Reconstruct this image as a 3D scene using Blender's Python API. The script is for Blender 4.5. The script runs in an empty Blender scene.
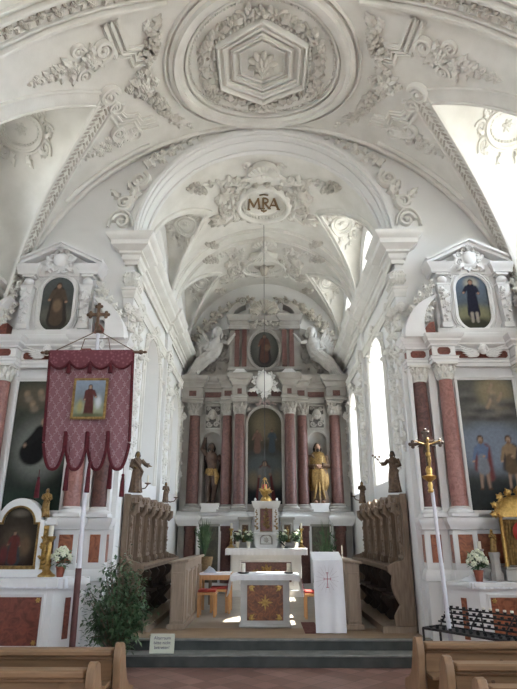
import bpy, math, random
from mathutils import Vector, Matrix, noise as mnoise
from math import sin, cos, pi, sqrt, atan2, radians, hypot
random.seed(7)
SC = bpy.context.scene
COL = SC.collection
ORG = {}

# ------------------------------------------------------------------ geometry builder
class G:
    def __init__(s):
        s.v = []; s.f = []; s.m = []; s.col = None
    def add(s, vs, fs, mat=0):
        n = len(s.v)
        s.v.extend(tuple(p) for p in vs)
        s.f.extend(tuple(i + n for i in f) for f in fs)
        s.m.extend([mat] * len(fs))
        return s
    def mark(s): return len(s.v)
    def xf(s, n, fn):
        for i in range(n, len(s.v)): s.v[i] = tuple(fn(*s.v[i]))
        return s
    def move(s, n, dx, dy, dz, rz=0, sc=1, rx=0, ry=0):
        mt = Matrix.Translation((dx, dy, dz)) @ Matrix.Rotation(rz, 4, 'Z') @ Matrix.Rotation(ry, 4, 'Y') @ Matrix.Rotation(rx, 4, 'X') @ Matrix.Scale(sc, 4)
        return s.xf(n, lambda x, y, z: mt @ Vector((x, y, z)))
    def box(s, x0, x1, y0, y1, z0, z1, mat=0):
        v = [(x, y, z) for x in (x0, x1) for y in (y0, y1) for z in (z0, z1)]
        return s.add(v, [(0, 1, 3, 2), (4, 6, 7, 5), (0, 4, 5, 1), (2, 3, 7, 6), (0, 2, 6, 4), (1, 5, 7, 3)], mat)
    def grid(s, rows, mat=0, closed=False):
        n = len(rows[0]); vs = [p for r in rows for p in r]; fs = []
        for i in range(len(rows) - 1):
            for j in range(n if closed else n - 1):
                k = (j + 1) % n
                fs.append((i * n + j, i * n + k, (i + 1) * n + k, (i + 1) * n + j))
        return s.add(vs, fs, mat)
    def loft(s, rows, mat=0, caps=True):
        n = len(rows[0]); b = len(s.v)
        s.grid(rows, mat, True)
        if caps:
            s.f.append(tuple(b + i for i in range(n))[::-1]); s.m.append(mat)
            o = b + (len(rows) - 1) * n
            s.f.append(tuple(o + i for i in range(n))); s.m.append(mat)
        return s
    def lathe(s, prof, c=(0, 0, 0), seg=20, mat=0, sx=1, sy=1, caps=True):
        rows = [[(c[0] + max(r, .0004) * sx * cos(2 * pi * k / seg), c[1] + max(r, .0004) * sy * sin(2 * pi * k / seg), c[2] + z) for k in range(seg)] for r, z in prof]
        return s.loft(rows, mat, caps)
    def sph(s, c, r, seg=10, ring=6, mat=0):
        if not hasattr(r, '__len__'): r = (r, r, r)
        rows = []
        for i in range(ring + 1):
            a = -pi / 2 + pi * i / ring
            q = max(cos(a), .02)
            rows.append([(c[0] + r[0] * q * cos(2 * pi * k / seg), c[1] + r[1] * q * sin(2 * pi * k / seg), c[2] + r[2] * sin(a)) for k in range(seg)])
        return s.loft(rows, mat, True)
    def tube(s, pts, r, seg=8, mat=0, caps=True, closed=False, flat=1):
        P = [Vector(p) for p in pts]; n = len(P)
        if not hasattr(r, '__len__'): r = [r] * n
        rows = []; up = None
        for i in range(n):
            if closed: t = P[(i + 1) % n] - P[i - 1]
            else: t = P[min(i + 1, n - 1)] - P[max(i - 1, 0)]
            if t.length < 1e-9: t = Vector((0, 0, 1))
            t.normalize()
            if up is None:
                up = Vector((0, 0, 1)) if abs(t.z) < .9 else Vector((1, 0, 0))
            up = up - t * up.dot(t)
            if up.length < 1e-6: up = t.orthogonal()
            up.normalize(); w = t.cross(up)
            rows.append([tuple(P[i] + (w * cos(2 * pi * k / seg) + up * sin(2 * pi * k / seg) * flat) * r[i]) for k in range(seg)])
        if closed: rows.append(rows[0])
        return s.loft(rows, mat, caps and not closed)
    def prism(s, poly, d, mat=0):
        """poly: list of 3D points, extruded by vector d"""
        n = len(poly); q = [tuple(p[i] + d[i] for i in range(3)) for p in poly]
        fs = [tuple(range(n))[::-1], tuple(range(n, 2 * n))] + [(i, (i + 1) % n, n + (i + 1) % n, n + i) for i in range(n)]
        return s.add(list(poly) + q, fs, mat)
    def sweep(s, prof, path, side=1, mat=0, closed=False):
        """horizontal moulding: prof (out,z), path (x,y); out goes to the right of travel * side"""
        n = len(path); rows = []
        for i in range(n):
            p = Vector(path[i])
            def nrm(a, b):
                d = (Vector(b) - Vector(a)).normalized(); return Vector((d.y, -d.x)) * side
            if closed or 0 < i < n - 1:
                n1 = nrm(path[i - 1], path[i]); n2 = nrm(path[i], path[(i + 1) % n])
                m = n1 + n2; m = m / max(m.dot(n1), .2)
            elif i == 0: m = nrm(path[0], path[1])
            else: m = nrm(path[-2], path[-1])
            rows.append([(p.x + m.x * o, p.y + m.y * o, z) for o, z in prof])
        if closed: rows.append(rows[0])
        b = len(s.v); k = len(prof)
        s.grid(rows, mat)
        if not closed:
            s.f.append(tuple(b + i for i in range(k))); s.m.append(mat)
            o = b + (len(rows) - 1) * k
            s.f.append(tuple(o + i for i in range(k))[::-1]); s.m.append(mat)
        return s
    def sweep2(s, prof, pts, mp, closed=True, mat=0, flip=1):
        """frame moulding: prof (outward offset, height w), pts in (u,v), mp maps (u,v,w) to space"""
        n = len(pts); rows = []
        for i in range(n):
            a = Vector(pts[i - 1] if (closed or i) else pts[0]); b = Vector(pts[i]); c = Vector(pts[(i + 1) % n] if (closed or i < n - 1) else pts[i])
            d1 = b - a; d2 = c - b
            if d1.length < 1e-9: d1 = d2
            if d2.length < 1e-9: d2 = d1
            d1 = d1.normalized(); d2 = d2.normalized()
            n1 = Vector((d1.y, -d1.x)) * flip; n2 = Vector((d2.y, -d2.x)) * flip
            m = n1 + n2; m = m / max(m.dot(n1), .3)
            rows.append([mp(b.x + m.x * o, b.y + m.y * o, w) for o, w in prof])
        if closed: rows.append(rows[0])
        return s.grid(rows, mat)
    def build(s, name, mats, parent=None, sharp=38, bev=0, remesh=0, flat=False, loc=None):
        me = bpy.data.meshes.new(name)
        if parent is not None: o0 = Vector(ORG[parent.name])
        else:
            xs = [p[0] for p in s.v]; ys = [p[1] for p in s.v]; zs = [p[2] for p in s.v]
            o0 = Vector(loc) if loc else Vector(((min(xs) + max(xs)) / 2, (min(ys) + max(ys)) / 2, min(zs)))
        me.from_pydata([(x - o0.x, y - o0.y, z - o0.z) for x, y, z in s.v], [], s.f)
        if not isinstance(mats, (list, tuple)): mats = [mats]
        for m in mats: me.materials.append(m)
        if len(mats) > 1: me.polygons.foreach_set('material_index', s.m)
        if s.col:
            ca = me.color_attributes.new('Col', 'FLOAT_COLOR', 'POINT')
            ca.data.foreach_set('color', [c for q in s.col for c in (*q, 1.0)])
        if not flat:
            me.polygons.foreach_set('use_smooth', [True] * len(s.f))
            me.set_sharp_from_angle(angle=radians(sharp))
        me.update()
        o = bpy.data.objects.new(name, me); COL.objects.link(o)
        if parent is not None: o.parent = parent; ORG[o.name] = tuple(o0)
        else: o.location = o0; ORG[o.name] = tuple(o0)
        if bev:
            b = o.modifiers.new('b', 'BEVEL'); b.width = bev; b.segments = 2; b.limit_method = 'ANGLE'; b.angle_limit = radians(40)
        if remesh:
            r = o.modifiers.new('r', 'REMESH'); r.mode = 'VOXEL'; r.voxel_size = remesh; r.use_smooth_shade = True
            k = o.modifiers.new('s', 'SMOOTH'); k.iterations = 2; k.factor = .4
        return o

def thing(name, label, cat, loc, group=None):
    o = bpy.data.objects.new(name, None); COL.objects.link(o); o.location = loc
    o.empty_display_size = .1; ORG[o.name] = tuple(loc)
    o['label'] = label; o['category'] = cat
    if group: o['group'] = group
    return o
def tag(o, label, cat, group=None):
    o['label'] = label; o['category'] = cat
    if group: o['group'] = group
    return o
def struct(o):
    o['kind'] = 'structure'; return o
def copy_tree(o, loc, label=None, group=None):
    c = o.copy(); COL.objects.link(c); c.location = loc
    if label: c['label'] = label
    if group: c['group'] = group
    for ch in list(o.children):
        k = ch.copy(); COL.objects.link(k); k.parent = c
        for g in list(ch.children):
            d = g.copy(); COL.objects.link(d); d.parent = k
    return c

# ------------------------------------------------------------------ materials
def M(name, c1, c2=None, rough=.6, metal=0., scale=6., stretch=(1, 1, 1), bump=0., bscale=40., detail=4., dist=0., lo=.35, hi=.65, c3=None, spec=.4, trans=0.):
    m = bpy.data.materials.new(name); m.use_nodes = True
    nt = m.node_tree; N = nt.nodes; L = nt.links; b = N['Principled BSDF']
    b.inputs['Roughness'].default_value = rough; b.inputs['Metallic'].default_value = metal
    b.inputs['Specular IOR Level'].default_value = spec
    tc = N.new('ShaderNodeTexCoord'); mp = N.new('ShaderNodeMapping'); mp.inputs['Scale'].default_value = stretch
    L.new(tc.outputs['Object'], mp.inputs['Vector'])
    nz = N.new('ShaderNodeTexNoise'); nz.inputs['Scale'].default_value = scale; nz.inputs['Detail'].default_value = detail; nz.inputs['Distortion'].default_value = dist
    L.new(mp.outputs[0], nz.inputs['Vector'])
    r = N.new('ShaderNodeValToRGB'); c2 = c2 or tuple(x * .9 for x in c1)
    r.color_ramp.elements[0].position = lo; r.color_ramp.elements[0].color = (*c1, 1)
    r.color_ramp.elements[1].position = hi; r.color_ramp.elements[1].color = (*c2, 1)
    if c3:
        e = r.color_ramp.elements.new((lo + hi) / 2); e.color = (*c3, 1)
    L.new(nz.outputs['Fac'], r.inputs['Fac']); L.new(r.outputs['Color'], b.inputs['Base Color'])
    if bump:
        n2 = N.new('ShaderNodeTexNoise'); n2.inputs['Scale'].default_value = bscale; n2.inputs['Detail'].default_value = 3
        L.new(mp.outputs[0], n2.inputs['Vector'])
        bp = N.new('ShaderNodeBump'); bp.inputs['Strength'].default_value = bump; bp.inputs['Distance'].default_value = .02
        L.new(n2.outputs['Fac'], bp.inputs['Height']); L.new(bp.outputs[0], b.inputs['Normal'])
    return m
def MT(name, build):
    m = bpy.data.materials.new(name); m.use_nodes = True
    nt = m.node_tree; build(nt.nodes, nt.links, nt.nodes['Principled BSDF']); return m

PLASTER = M('plaster', (.78, .775, .755), (.74, .735, .71), rough=.9, scale=1.2, bump=.06, bscale=25, spec=.15)
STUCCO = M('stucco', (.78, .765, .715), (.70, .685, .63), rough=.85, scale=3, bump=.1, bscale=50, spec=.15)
STUCCO_OLD_SHADE = M('old stucco with shade', (.58, .545, .48), (.42, .39, .335), rough=.85, scale=5, bump=.15, bscale=40, spec=.15)  # old grimy stucco; relief shade is also put into the colour of whole ornaments
STUCCO_MID_SHADE = M('greyed stucco with shade', (.66, .635, .58), (.54, .515, .46), rough=.85, scale=5, bump=.12, bscale=45, spec=.15)  # milder tone for fruit and leaves: part grime, part painted-in recess shade
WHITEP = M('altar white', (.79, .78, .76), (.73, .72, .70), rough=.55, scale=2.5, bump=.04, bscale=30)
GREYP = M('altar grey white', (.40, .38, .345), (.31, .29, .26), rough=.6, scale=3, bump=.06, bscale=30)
RED = M('red marble', (.235, .075, .05), (.12, .04, .03), rough=.3, scale=9, dist=2.2, detail=8, c3=(.18, .058, .042))
SALMON = M('salmon marble', (.40, .195, .16), (.26, .12, .10), rough=.3, scale=14, dist=1.5, detail=8, c3=(.33, .155, .13))
HRED = M('dark red marble', (.165, .076, .062), (.09, .042, .036), rough=.45, scale=12, dist=1.5, detail=8, c3=(.13, .06, .05))
ORANGE = M('orange marble', (.36, .13, .065), (.17, .055, .03), rough=.3, scale=7, dist=2.5, detail=8, c3=(.28, .095, .048))
GOLD = M('gold', (.58, .38, .13), (.40, .25, .075), rough=.38, metal=.85, scale=30)
GILT = M('gilded wood', (.33, .205, .07), (.17, .10, .032), rough=.45, metal=.5, scale=25)
BRONZE = M('dark bronze', (.16, .10, .06), (.09, .055, .035), rough=.45, metal=.3, scale=20)
IRON = M('black iron', (.02, .02, .022), (.035, .033, .033), rough=.5, scale=30, metal=.2)
STALL = M('stall oak', (.235, .17, .12), (.155, .108, .073), rough=.6, scale=6, stretch=(5, 5, .7), bump=.1)
STALLD = M('dark stall oak', (.085, .055, .038), (.05, .032, .023), rough=.55, scale=6, stretch=(5, 5, .7), bump=.1)
DESK = M('desk wood', (.36, .275, .205), (.28, .21, .155), rough=.55, scale=4, stretch=(6, 6, .6), bump=.06)
PINE = M('pew pine', (.27, .158, .082), (.20, .115, .058), rough=.45, scale=4, stretch=(.6, 7, 7), bump=.05)
PINEV = M('pew pine upright', (.27, .162, .088), (.20, .118, .062), rough=.45, scale=4, stretch=(7, 7, .6), bump=.05)
KNOT = M('pine knot', (.14, .07, .035), (.09, .045, .022), rough=.5, scale=20)
BEECH = M('beech', (.56, .31, .13), (.47, .24, .10), rough=.4, scale=5, stretch=(6, 6, .8))
REDSEAT = M('red upholstery', (.36, .05, .035), (.28, .035, .03), rough=.85, scale=40, bump=.2, bscale=200)
CLOTH = M('white linen', (.82, .82, .84), (.78, .78, .80), rough=.9, scale=4, bump=.08, bscale=60, spec=.1)
STEP = M('dark stone', (.035, .04, .037), (.065, .07, .064), rough=.5, scale=5, detail=8, bump=.1, bscale=30)
STEPE = M('worn stone edge', (.22, .22, .20), (.15, .155, .145), rough=.55, scale=8, bump=.1)
CHFLOOR = M('chancel stone', (.36, .32, .27), (.29, .255, .21), rough=.4, scale=2.5, detail=6, bump=.04)
PLATF = M('wooden platform', (.33, .23, .145), (.25, .17, .105), rough=.45, scale=4, stretch=(.7, 6, 6), bump=.05)
VELVET = M('dark red velvet', (.10, .012, .018), (.065, .008, .012), rough=.9, scale=30, bump=.2, bscale=150)
POLEW = M('painted pole', (.66, .65, .68), (.60, .59, .62), rough=.5, scale=6)
POLED = M('maroon pole', (.10, .035, .03), (.07, .025, .022), rough=.45, scale=12)
LEAF = M('ficus leaf', (.045, .095, .04), (.11, .18, .085), rough=.45, scale=9, lo=.3, hi=.75)
LEAFL = M('light leaf', (.09, .17, .06), (.05, .10, .035), rough=.5, scale=9)
PETAL = M('cream petal', (.80, .80, .66), (.70, .74, .52), rough=.7, scale=20)
POT = M('terracotta pot', (.28, .08, .045), (.22, .06, .035), rough=.6, scale=10)
BLACKP = M('black plastic', (.012, .012, .013), (.02, .02, .02), rough=.45)
WAX = M('wax', (.80, .75, .62), (.75, .70, .58), rough=.5, scale=10)
REDCUP = M('red candle cup', (.50, .04, .03), (.42, .03, .02), rough=.3)
PAPER = M('paper', (.66, .68, .56), (.62, .64, .52), rough=.8, scale=6)
INK = M('blue black ink', (.03, .03, .09), (.04, .04, .10), rough=.7)
MONO = M('brown gilt letters', (.16, .10, .045), (.22, .14, .06), rough=.5, scale=30)
SKIN = M('painted flesh', (.45, .27, .18), (.36, .21, .14), rough=.55, scale=15)
BSKIN = M('dark flesh', (.10, .06, .042), (.065, .038, .027), rough=.55, scale=15)
HAIR = M('brown carved hair', (.05, .035, .025), (.035, .025, .02), rough=.6)
ROBE = M('brown habit', (.075, .055, .045), (.05, .038, .03), rough=.7, scale=10)
GREYROBE = M('grey habit', (.24, .22, .21), (.17, .155, .15), rough=.7, scale=8)
SILVER = M('silvered metal', (.62, .62, .62), (.5, .5, .5), rough=.3, metal=.8, scale=20)
WICKER = M('wicker', (.30, .20, .10), (.22, .14, .07), rough=.7, scale=30, bump=.4, bscale=80)
BRICKP = M('grey stone', (.40, .38, .35), (.33, .31, .28), rough=.7, scale=6)
GROUNDM = M('outside gravel', (.44, .42, .38), (.38, .36, .32), rough=.95, scale=3)
ROOFM = M('pale outside roof', (.52, .50, .47), (.45, .43, .4), rough=.9, scale=3)

def _paint(N, L, b):
    a = N.new('ShaderNodeAttribute'); a.attribute_name = 'Col'
    n = N.new('ShaderNodeTexNoise'); n.inputs['Scale'].default_value = 22; n.inputs['Detail'].default_value = 5
    tc = N.new('ShaderNodeTexCoord'); L.new(tc.outputs['Object'], n.inputs['Vector'])
    mr = N.new('ShaderNodeMapRange'); mr.inputs['To Min'].default_value = .75; mr.inputs['To Max'].default_value = 1.25
    L.new(n.outputs['Fac'], mr.inputs['Value'])
    mx = N.new('ShaderNodeMix'); mx.data_type = 'RGBA'; mx.blend_type = 'MULTIPLY'; mx.inputs['Factor'].default_value = 1
    L.new(a.outputs['Color'], mx.inputs['A']); L.new(mr.outputs[0], mx.inputs['B']); L.new(mx.outputs['Result'], b.inputs['Base Color'])
    b.inputs['Roughness'].default_value = .8; b.inputs['Specular IOR Level'].default_value = .12
OIL = MT('oil paint', _paint)

def _tiles(N, L, b):
    tc = N.new('ShaderNodeTexCoord'); mp = N.new('ShaderNodeMapping'); mp.inputs['Rotation'].default_value = (0, 0, radians(45)); mp.inputs['Scale'].default_value = (3.2, 3.2, 3.2)
    L.new(tc.outputs['Object'], mp.inputs['Vector'])
    br = N.new('ShaderNodeTexBrick'); br.offset = 0; br.inputs['Brick Width'].default_value = .8; br.inputs['Row Height'].default_value = .8; br.inputs['Scale'].default_value = 1
    br.inputs['Color1'].default_value = (.15, .07, .056, 1); br.inputs['Color2'].default_value = (.32, .185, .15, 1); br.inputs['Mortar'].default_value = (.12, .08, .07, 1); br.inputs['Mortar Size'].default_value = .018
    L.new(mp.outputs[0], br.inputs['Vector'])
    n = N.new('ShaderNodeTexNoise'); n.inputs['Scale'].default_value = 2.3; n.inputs['Detail'].default_value = 6; L.new(tc.outputs['Object'], n.inputs['Vector'])
    mr = N.new('ShaderNodeMapRange'); mr.inputs['To Min'].default_value = .6; mr.inputs['To Max'].default_value = 1.4; L.new(n.outputs['Fac'], mr.inputs['Value'])
    mx = N.new('ShaderNodeMix'); mx.data_type = 'RGBA'; mx.blend_type = 'MULTIPLY'; mx.inputs['Factor'].default_value = 1
    L.new(br.outputs['Color'], mx.inputs['A']); L.new(mr.outputs[0], mx.inputs['B']); L.new(mx.outputs['Result'], b.inputs['Base Color'])
    b.inputs['Roughness'].default_value = .45
TILES = MT('clay tiles', _tiles)

def _damask(N, L, b):
    tc = N.new('ShaderNodeTexCoord'); sp = N.new('ShaderNodeSeparateXYZ'); L.new(tc.outputs['Object'], sp.inputs[0])
    def math(op, a, c=None):
        m = N.new('ShaderNodeMath'); m.operation = op
        for i, q in enumerate((a, c)):
            if q is None: continue
            if isinstance(q, (int, float)): m.inputs[i].default_value = q
            else: L.new(q, m.inputs[i])
        return m.outputs[0]
    sx = math('SINE', math('MULTIPLY', sp.outputs['X'], 58)); sz = math('SINE', math('MULTIPLY', sp.outputs['Z'], 34))
    s2 = math('SINE', math('MULTIPLY', sp.outputs['X'], 116)); s3 = math('SINE', math('MULTIPLY', sp.outputs['Z'], 102))
    a = math('ABSOLUTE', math('ADD', math('ADD', sx, sz), math('MULTIPLY', math('MULTIPLY', s2, s3), .7)))
    r = N.new('ShaderNodeValToRGB'); r.color_ramp.interpolation = 'LINEAR'
    r.color_ramp.elements[0].position = .18; r.color_ramp.elements[0].color = (.285, .175, .19, 1)
    r.color_ramp.elements[1].position = .5; r.color_ramp.elements[1].color = (.15, .046, .056, 1)
    e = r.color_ramp.elements.new(.85); e.color = (.19, .08, .092, 1)
    L.new(a, r.inputs['Fac']); L.new(r.outputs['Color'], b.inputs['Base Color']); b.inputs['Roughness'].default_value = .6
DAMASK = MT('damask', _damask)
def _damred(N, L, b):
    tc = N.new('ShaderNodeTexCoord'); n = N.new('ShaderNodeTexVoronoi'); n.inputs['Scale'].default_value = 26; L.new(tc.outputs['Object'], n.inputs['Vector'])
    r = N.new('ShaderNodeValToRGB'); r.color_ramp.elements[0].position = .2; r.color_ramp.elements[0].color = (.22, .075, .09, 1); r.color_ramp.elements[1].position = .45; r.color_ramp.elements[1].color = (.125, .022, .035, 1)
    L.new(n.outputs['Distance'], r.inputs['Fac']); L.new(r.outputs['Color'], b.inputs['Base Color']); b.inputs['Roughness'].default_value = .6
VALANCE = MT('crimson damask', _damred)

def _glass(N, L, b):
    out = N['Material Output']; N.remove(b)
    t = N.new('ShaderNodeBsdfTransparent'); t.inputs['Color'].default_value = (.93, .95, .96, 1)
    g = N.new('ShaderNodeBsdfGlossy'); g.inputs['Roughness'].default_value = .05
    f = N.new('ShaderNodeFresnel'); f.inputs['IOR'].default_value = 1.4
    mx = N.new('ShaderNodeMixShader'); L.new(f.outputs[0], mx.inputs[0]); L.new(t.outputs[0], mx.inputs[1]); L.new(g.outputs[0], mx.inputs[2]); L.new(mx.outputs[0], out.inputs['Surface'])
def MG(name):
    m = bpy.data.materials.new(name); m.use_nodes = True; _glass(m.node_tree.nodes, m.node_tree.links, m.node_tree.nodes['Principled BSDF']); return m
GLASS = MG('window glass')

# ------------------------------------------------------------------ surface maps
RN, ZN = 4.42, 4.60          # nave barrel
RC, ZC = 2.30, 6.65          # chancel barrel
def nave_map(u, v, w):
    w *= 1.6
    a = u / RN; return ((RN - w) * sin(a), v, ZN + (RN - w) * cos(a))
def ch_map(u, v, w):
    w *= 1.5
    a = u / RC; return ((RC - w) * sin(a), v, ZC + (RC - w) * cos(a))
def wall_front(Y):           # plane facing -Y
    return lambda u, v, w: (u, Y - w, v)
def wall_left(X):            # plane facing +X ; u = y
    return lambda u, v, w: (X + w, u, v)
def wall_right(X):
    return lambda u, v, w: (X - w, u, v)

class Lun:
    """lunette cutting a barrel: side s, centre y, half width hw, apex xa, wall xw, crown zc"""
    def __init__(s, side, yc, hw, xa, xf, xw, R, Z, zc):
        s.side, s.yc, s.hw, s.xa, s.xf, s.xw, s.R, s.Z, s.zc = side, yc, hw, xa, xf, xw, R, Z, zc
    def w(s, x): return s.hw * min(1, max(0, (x - s.xa) / (s.xf - s.xa))) ** .9
    def zg(s, x):
        x = min(x, s.xf); return s.Z + sqrt(max(s.R ** 2 - x * x, 0))
    def P(s, x, t):
        x = max(x, s.xa + 1e-4)
        z0 = s.zg(x); top = max(s.zc, z0)
        return (s.side * x, s.yc + s.w(x) * t, z0 + (top - z0) * (max(0, 1 - t * t)) ** .5)
    def mesh(s, g, nx=14, nt=24):
        rows = []
        for i in range(nx + 1):
            x = s.xa + (s.xw - s.xa) * i / nx
            rows.append([s.P(x, -cos(pi * j / nt)) for j in range(nt + 1)])
        g.grid(rows)
    def map(s, x0=None):
        def f(u, v, w):      # u = x distance, v = y
            ww = s.w(u); t = max(-.999, min(.999, (v - s.yc) / max(ww, .01)))
            p = Vector(s.P(u, t)); e = .01
            a = Vector(s.P(u + e, t)) - p; b = Vector(s.P(u, min(.999, t + e))) - p
            n = a.cross(b)
            n = n.normalized() if n.length > 1e-9 else Vector((0, 0, -1))
            if n.z > 0: n = -n
            return tuple(p + n * w)
        return f
    def groin(s, east, n=24, x1=None):
        return [Vector(s.P(s.xa + ((x1 or s.xf) - s.xa) * (i / n), 1 if east else -1)) for i in range(n + 1)]
NAVE_LUN = [Lun(sd, yc, 1.5, 2.5, 4.33, 4.75, RN, ZN, 8.36) for sd in (-1, 1) for yc in (7.05, 3.65, .25)]
CH_LUN = [Lun(sd, yc, hw, 1.25, 2.24, 2.34, RC, ZC, 8.52) for sd in (-1, 1) for yc, hw in ((10.88, 1.3), (14.0, 1.25))]
def vault(g, R, Z, y0, y1, luns, xmax, na=56, ny=8):
    """barrel with lunette openings cut along the groins"""
    for sd in (-1, 1):
        L = sorted([l for l in luns if l.side == sd], key=lambda l: l.yc)
        ang = [math.asin(xmax / R) * i / na for i in range(na + 1)]
        segs = [(y0, None)] + [(l, None) for l in L]
        for k in range(len(L) + 1):
            rows = []
            for a in ang:
                x = R * sin(a)
                ya = y0 if k == 0 else L[k - 1].yc + L[k - 1].w(x)
                yb = y1 if k == len(L) else L[k].yc - L[k].w(x)
                rows.append([(sd * R * sin(a), ya + (yb - ya) * j / ny, Z + R * cos(a)) for j in range(ny + 1)])
            g.grid(rows)

# ------------------------------------------------------------------ stucco ornament library (local u,v,w)
def o_map(g, n, mp): g.xf(n, mp)
def scroll(g, mp, u, v, R, turns=1.5, cw=1, rot=0., th=.22, mat=0):
    n = g.mark(); pts = []; rad = []; N = int(20 * turns)
    for i in range(N + 1):
        q = i / N; r = R * (1 - .8 * q); a = rot + cw * 2 * pi * turns * q
        pts.append((u + r * cos(a), v + r * sin(a), R * th * .3)); rad.append(R * th * (1 - .45 * q))
    g.tube(pts, rad, 6, mat); g.sph((u, v, R * .12), (R * .28, R * .28, R * .25), 8, 5, mat)
    o_map(g, n, mp)
def leaf(g, mp, u, v, L, W, rot, lift=.03, curl=0., lob=3, mat=0):
    n = g.mark(); rows = []; NT = 4 * lob + 1
    for i in range(NT):
        t = i / (NT - 1); wd = W * .5 * (sin(pi * min(1, t * .97 + .03) ** .75) + .03) * (1 + .32 * cos(2 * pi * lob * t))
        row = []
        for s in (-1, -.5, 0, .5, 1):
            h = lift * (1 - .9 * s * s) * (.45 + .75 * sin(pi * t)) - (.3 * lift if s == 0 else 0)
            x = t * L; y = s * wd + curl * t * t * L
            row.append((u + x * cos(rot) - y * sin(rot), v + x * sin(rot) + y * cos(rot), max(h, .001)))
        rows.append(row)
    g.grid(rows, mat); o_map(g, n, mp)
def rosette(g, mp, u, v, R, n=8, lift=.04, mat=0, rot=0):
    k = g.mark()
    for ring, (rr, ln, h) in enumerate(((.62, .42, lift * .6), (.34, .3, lift))):
        for i in range(n):
            a = rot + 2 * pi * (i + ring * .5) / n
            m = g.mark(); g.sph((0, 0, 0), (R * ln, R * 1.7 / n, h * .7), 8, 5, mat); g.move(m, u + R * rr * cos(a), v + R * rr * sin(a), h * .5, a)
    g.sph((u, v, lift * .8), (R * .2, R * .2, lift * .7), 8, 5, mat)
    o_map(g, k, mp)
def bunch(g, mp, u, v, L, W, rot, n=30, r=.03, mat=0, seed=1):
    k = g.mark(); rd = random.Random(seed)
    for i in range(n):
        t = (i + .5) / n; wd = W * .5 * sin(pi * min(1, (.12 + .86 * t)) ** .8)
        y = (rd.random() * 2 - 1) * wd; x = (t - .5) * L
        rr = r * (.75 + .5 * rd.random())
        g.sph((u + x * cos(rot) - y * sin(rot), v + x * sin(rot) + y * cos(rot), rr * .6 + .6 * r * (1 - (y / (wd + 1e-6)) ** 2)), rr, 7, 4, mat)
    o_map(g, k, mp)
def beads(g, mp, pts, r, step, closed=True, mat=0):
    k = g.mark(); acc = 0; P = pts + [pts[0]] if closed else pts
    for a, b in zip(P, P[1:]):
        d = hypot(b[0] - a[0], b[1] - a[1])
        while acc < d:
            q = acc / d; g.sph((a[0] + (b[0] - a[0]) * q, a[1] + (b[1] - a[1]) * q, r * .5), r, 6, 4, mat); acc += step
        acc -= d
    o_map(g, k, mp)
def ell(cu, cv, ru, rv, n=48, a0=0, a1=2 * pi):
    full = abs(a1 - a0 - 2 * pi) < 1e-6
    return [(cu + ru * cos(a0 + (a1 - a0) * i / (n if full else n - 1)), cv + rv * sin(a0 + (a1 - a0) * i / (n if full else n - 1))) for i in range(n)]
def stadium(cu, cv, ru, rv, n=16):
    h = rv - ru; p = []
    for i in range(n + 1): a = pi * i / n; p.append((cu + ru * cos(a), cv + h + ru * sin(a)))
    for i in range(n + 1): a = pi + pi * i / n; p.append((cu + ru * cos(a), cv - h + ru * sin(a)))
    return p
def band(w, h):              # half-round frame profile
    return [(-w / 2, 0), (-w / 2, h * .5), (-w * .3, h * .9), (0, h), (w * .3, h * .9), (w / 2, h * .5), (w / 2, 0)]
def step_band(w, h):
    return [(-w / 2, 0), (-w / 2, h * .55), (-w * .15, h * .6), (-w * .1, h), (w * .2, h), (w * .25, h * .45), (w / 2, h * .4), (w / 2, 0)]
def shell(g, mp, u, v, R, rot=pi / 2, n=9, spread=2.6, lift=.06, mat=0):
    k = g.mark()
    for i in range(n):
        a = rot + spread * ((i + .5) / n - .5); r1 = R * (1 - .12 * abs((i + .5) / n - .5) * 2)
        g.tube([(u + .12 * R * cos(a), v + .12 * R * sin(a), lift * .5), (u + .6 * r1 * cos(a), v + .6 * r1 * sin(a), lift), (u + r1 * cos(a), v + r1 * sin(a), lift * .6)], [R * .03, R * .11, R * .16], 7, mat)
    g.sph((u, v, lift * .5), R * .14, 8, 5, mat); o_map(g, k, mp)
def spray(g, mp, pts, size, n, mat=0, lift=.035, seed=1, flowers=True):
    """leafy tendril along a polyline: stem, alternating leaves, small flowers"""
    rd = random.Random(seed); P = [Vector(p) for p in pts]
    ln = [0]
    for a, b in zip(P, P[1:]): ln.append(ln[-1] + (b - a).length)
    def at(q):
        d = q * ln[-1]
        for i in range(len(P) - 1):
            if d <= ln[i + 1] + 1e-9:
                t = (d - ln[i]) / max(ln[i + 1] - ln[i], 1e-9); return P[i].lerp(P[i + 1], t), (P[i + 1] - P[i]).normalized()
        return P[-1], (P[-1] - P[-2]).normalized()
    k = g.mark()
    g.tube([(*at(i / 12)[0], lift * .4) for i in range(13)], [size * .09 * (1 - .6 * i / 12) for i in range(13)], 6, mat); o_map(g, k, mp)
    for i in range(n):
        q = (i + .3) / n; p, d = at(q); a = atan2(d.y, d.x); sg = 1 if i % 2 else -1; s = size * (1.1 - .5 * q)
        leaf(g, mp, p.x, p.y, s, s * .62, a + sg * .75, lift * (.8 + .4 * rd.random()), sg * .15, 3, mat)
        if flowers and i % 3 == 1: rosette(g, mp, p.x - sg * sin(a) * -.25 * s, p.y + sg * cos(a) * -.25 * s, s * .38, 6, lift * 1.3, mat)
    p, d = at(1); leaf(g, mp, p.x, p.y, size * .6, size * .35, atan2(d.y, d.x), lift, 0, 2, mat)
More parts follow.
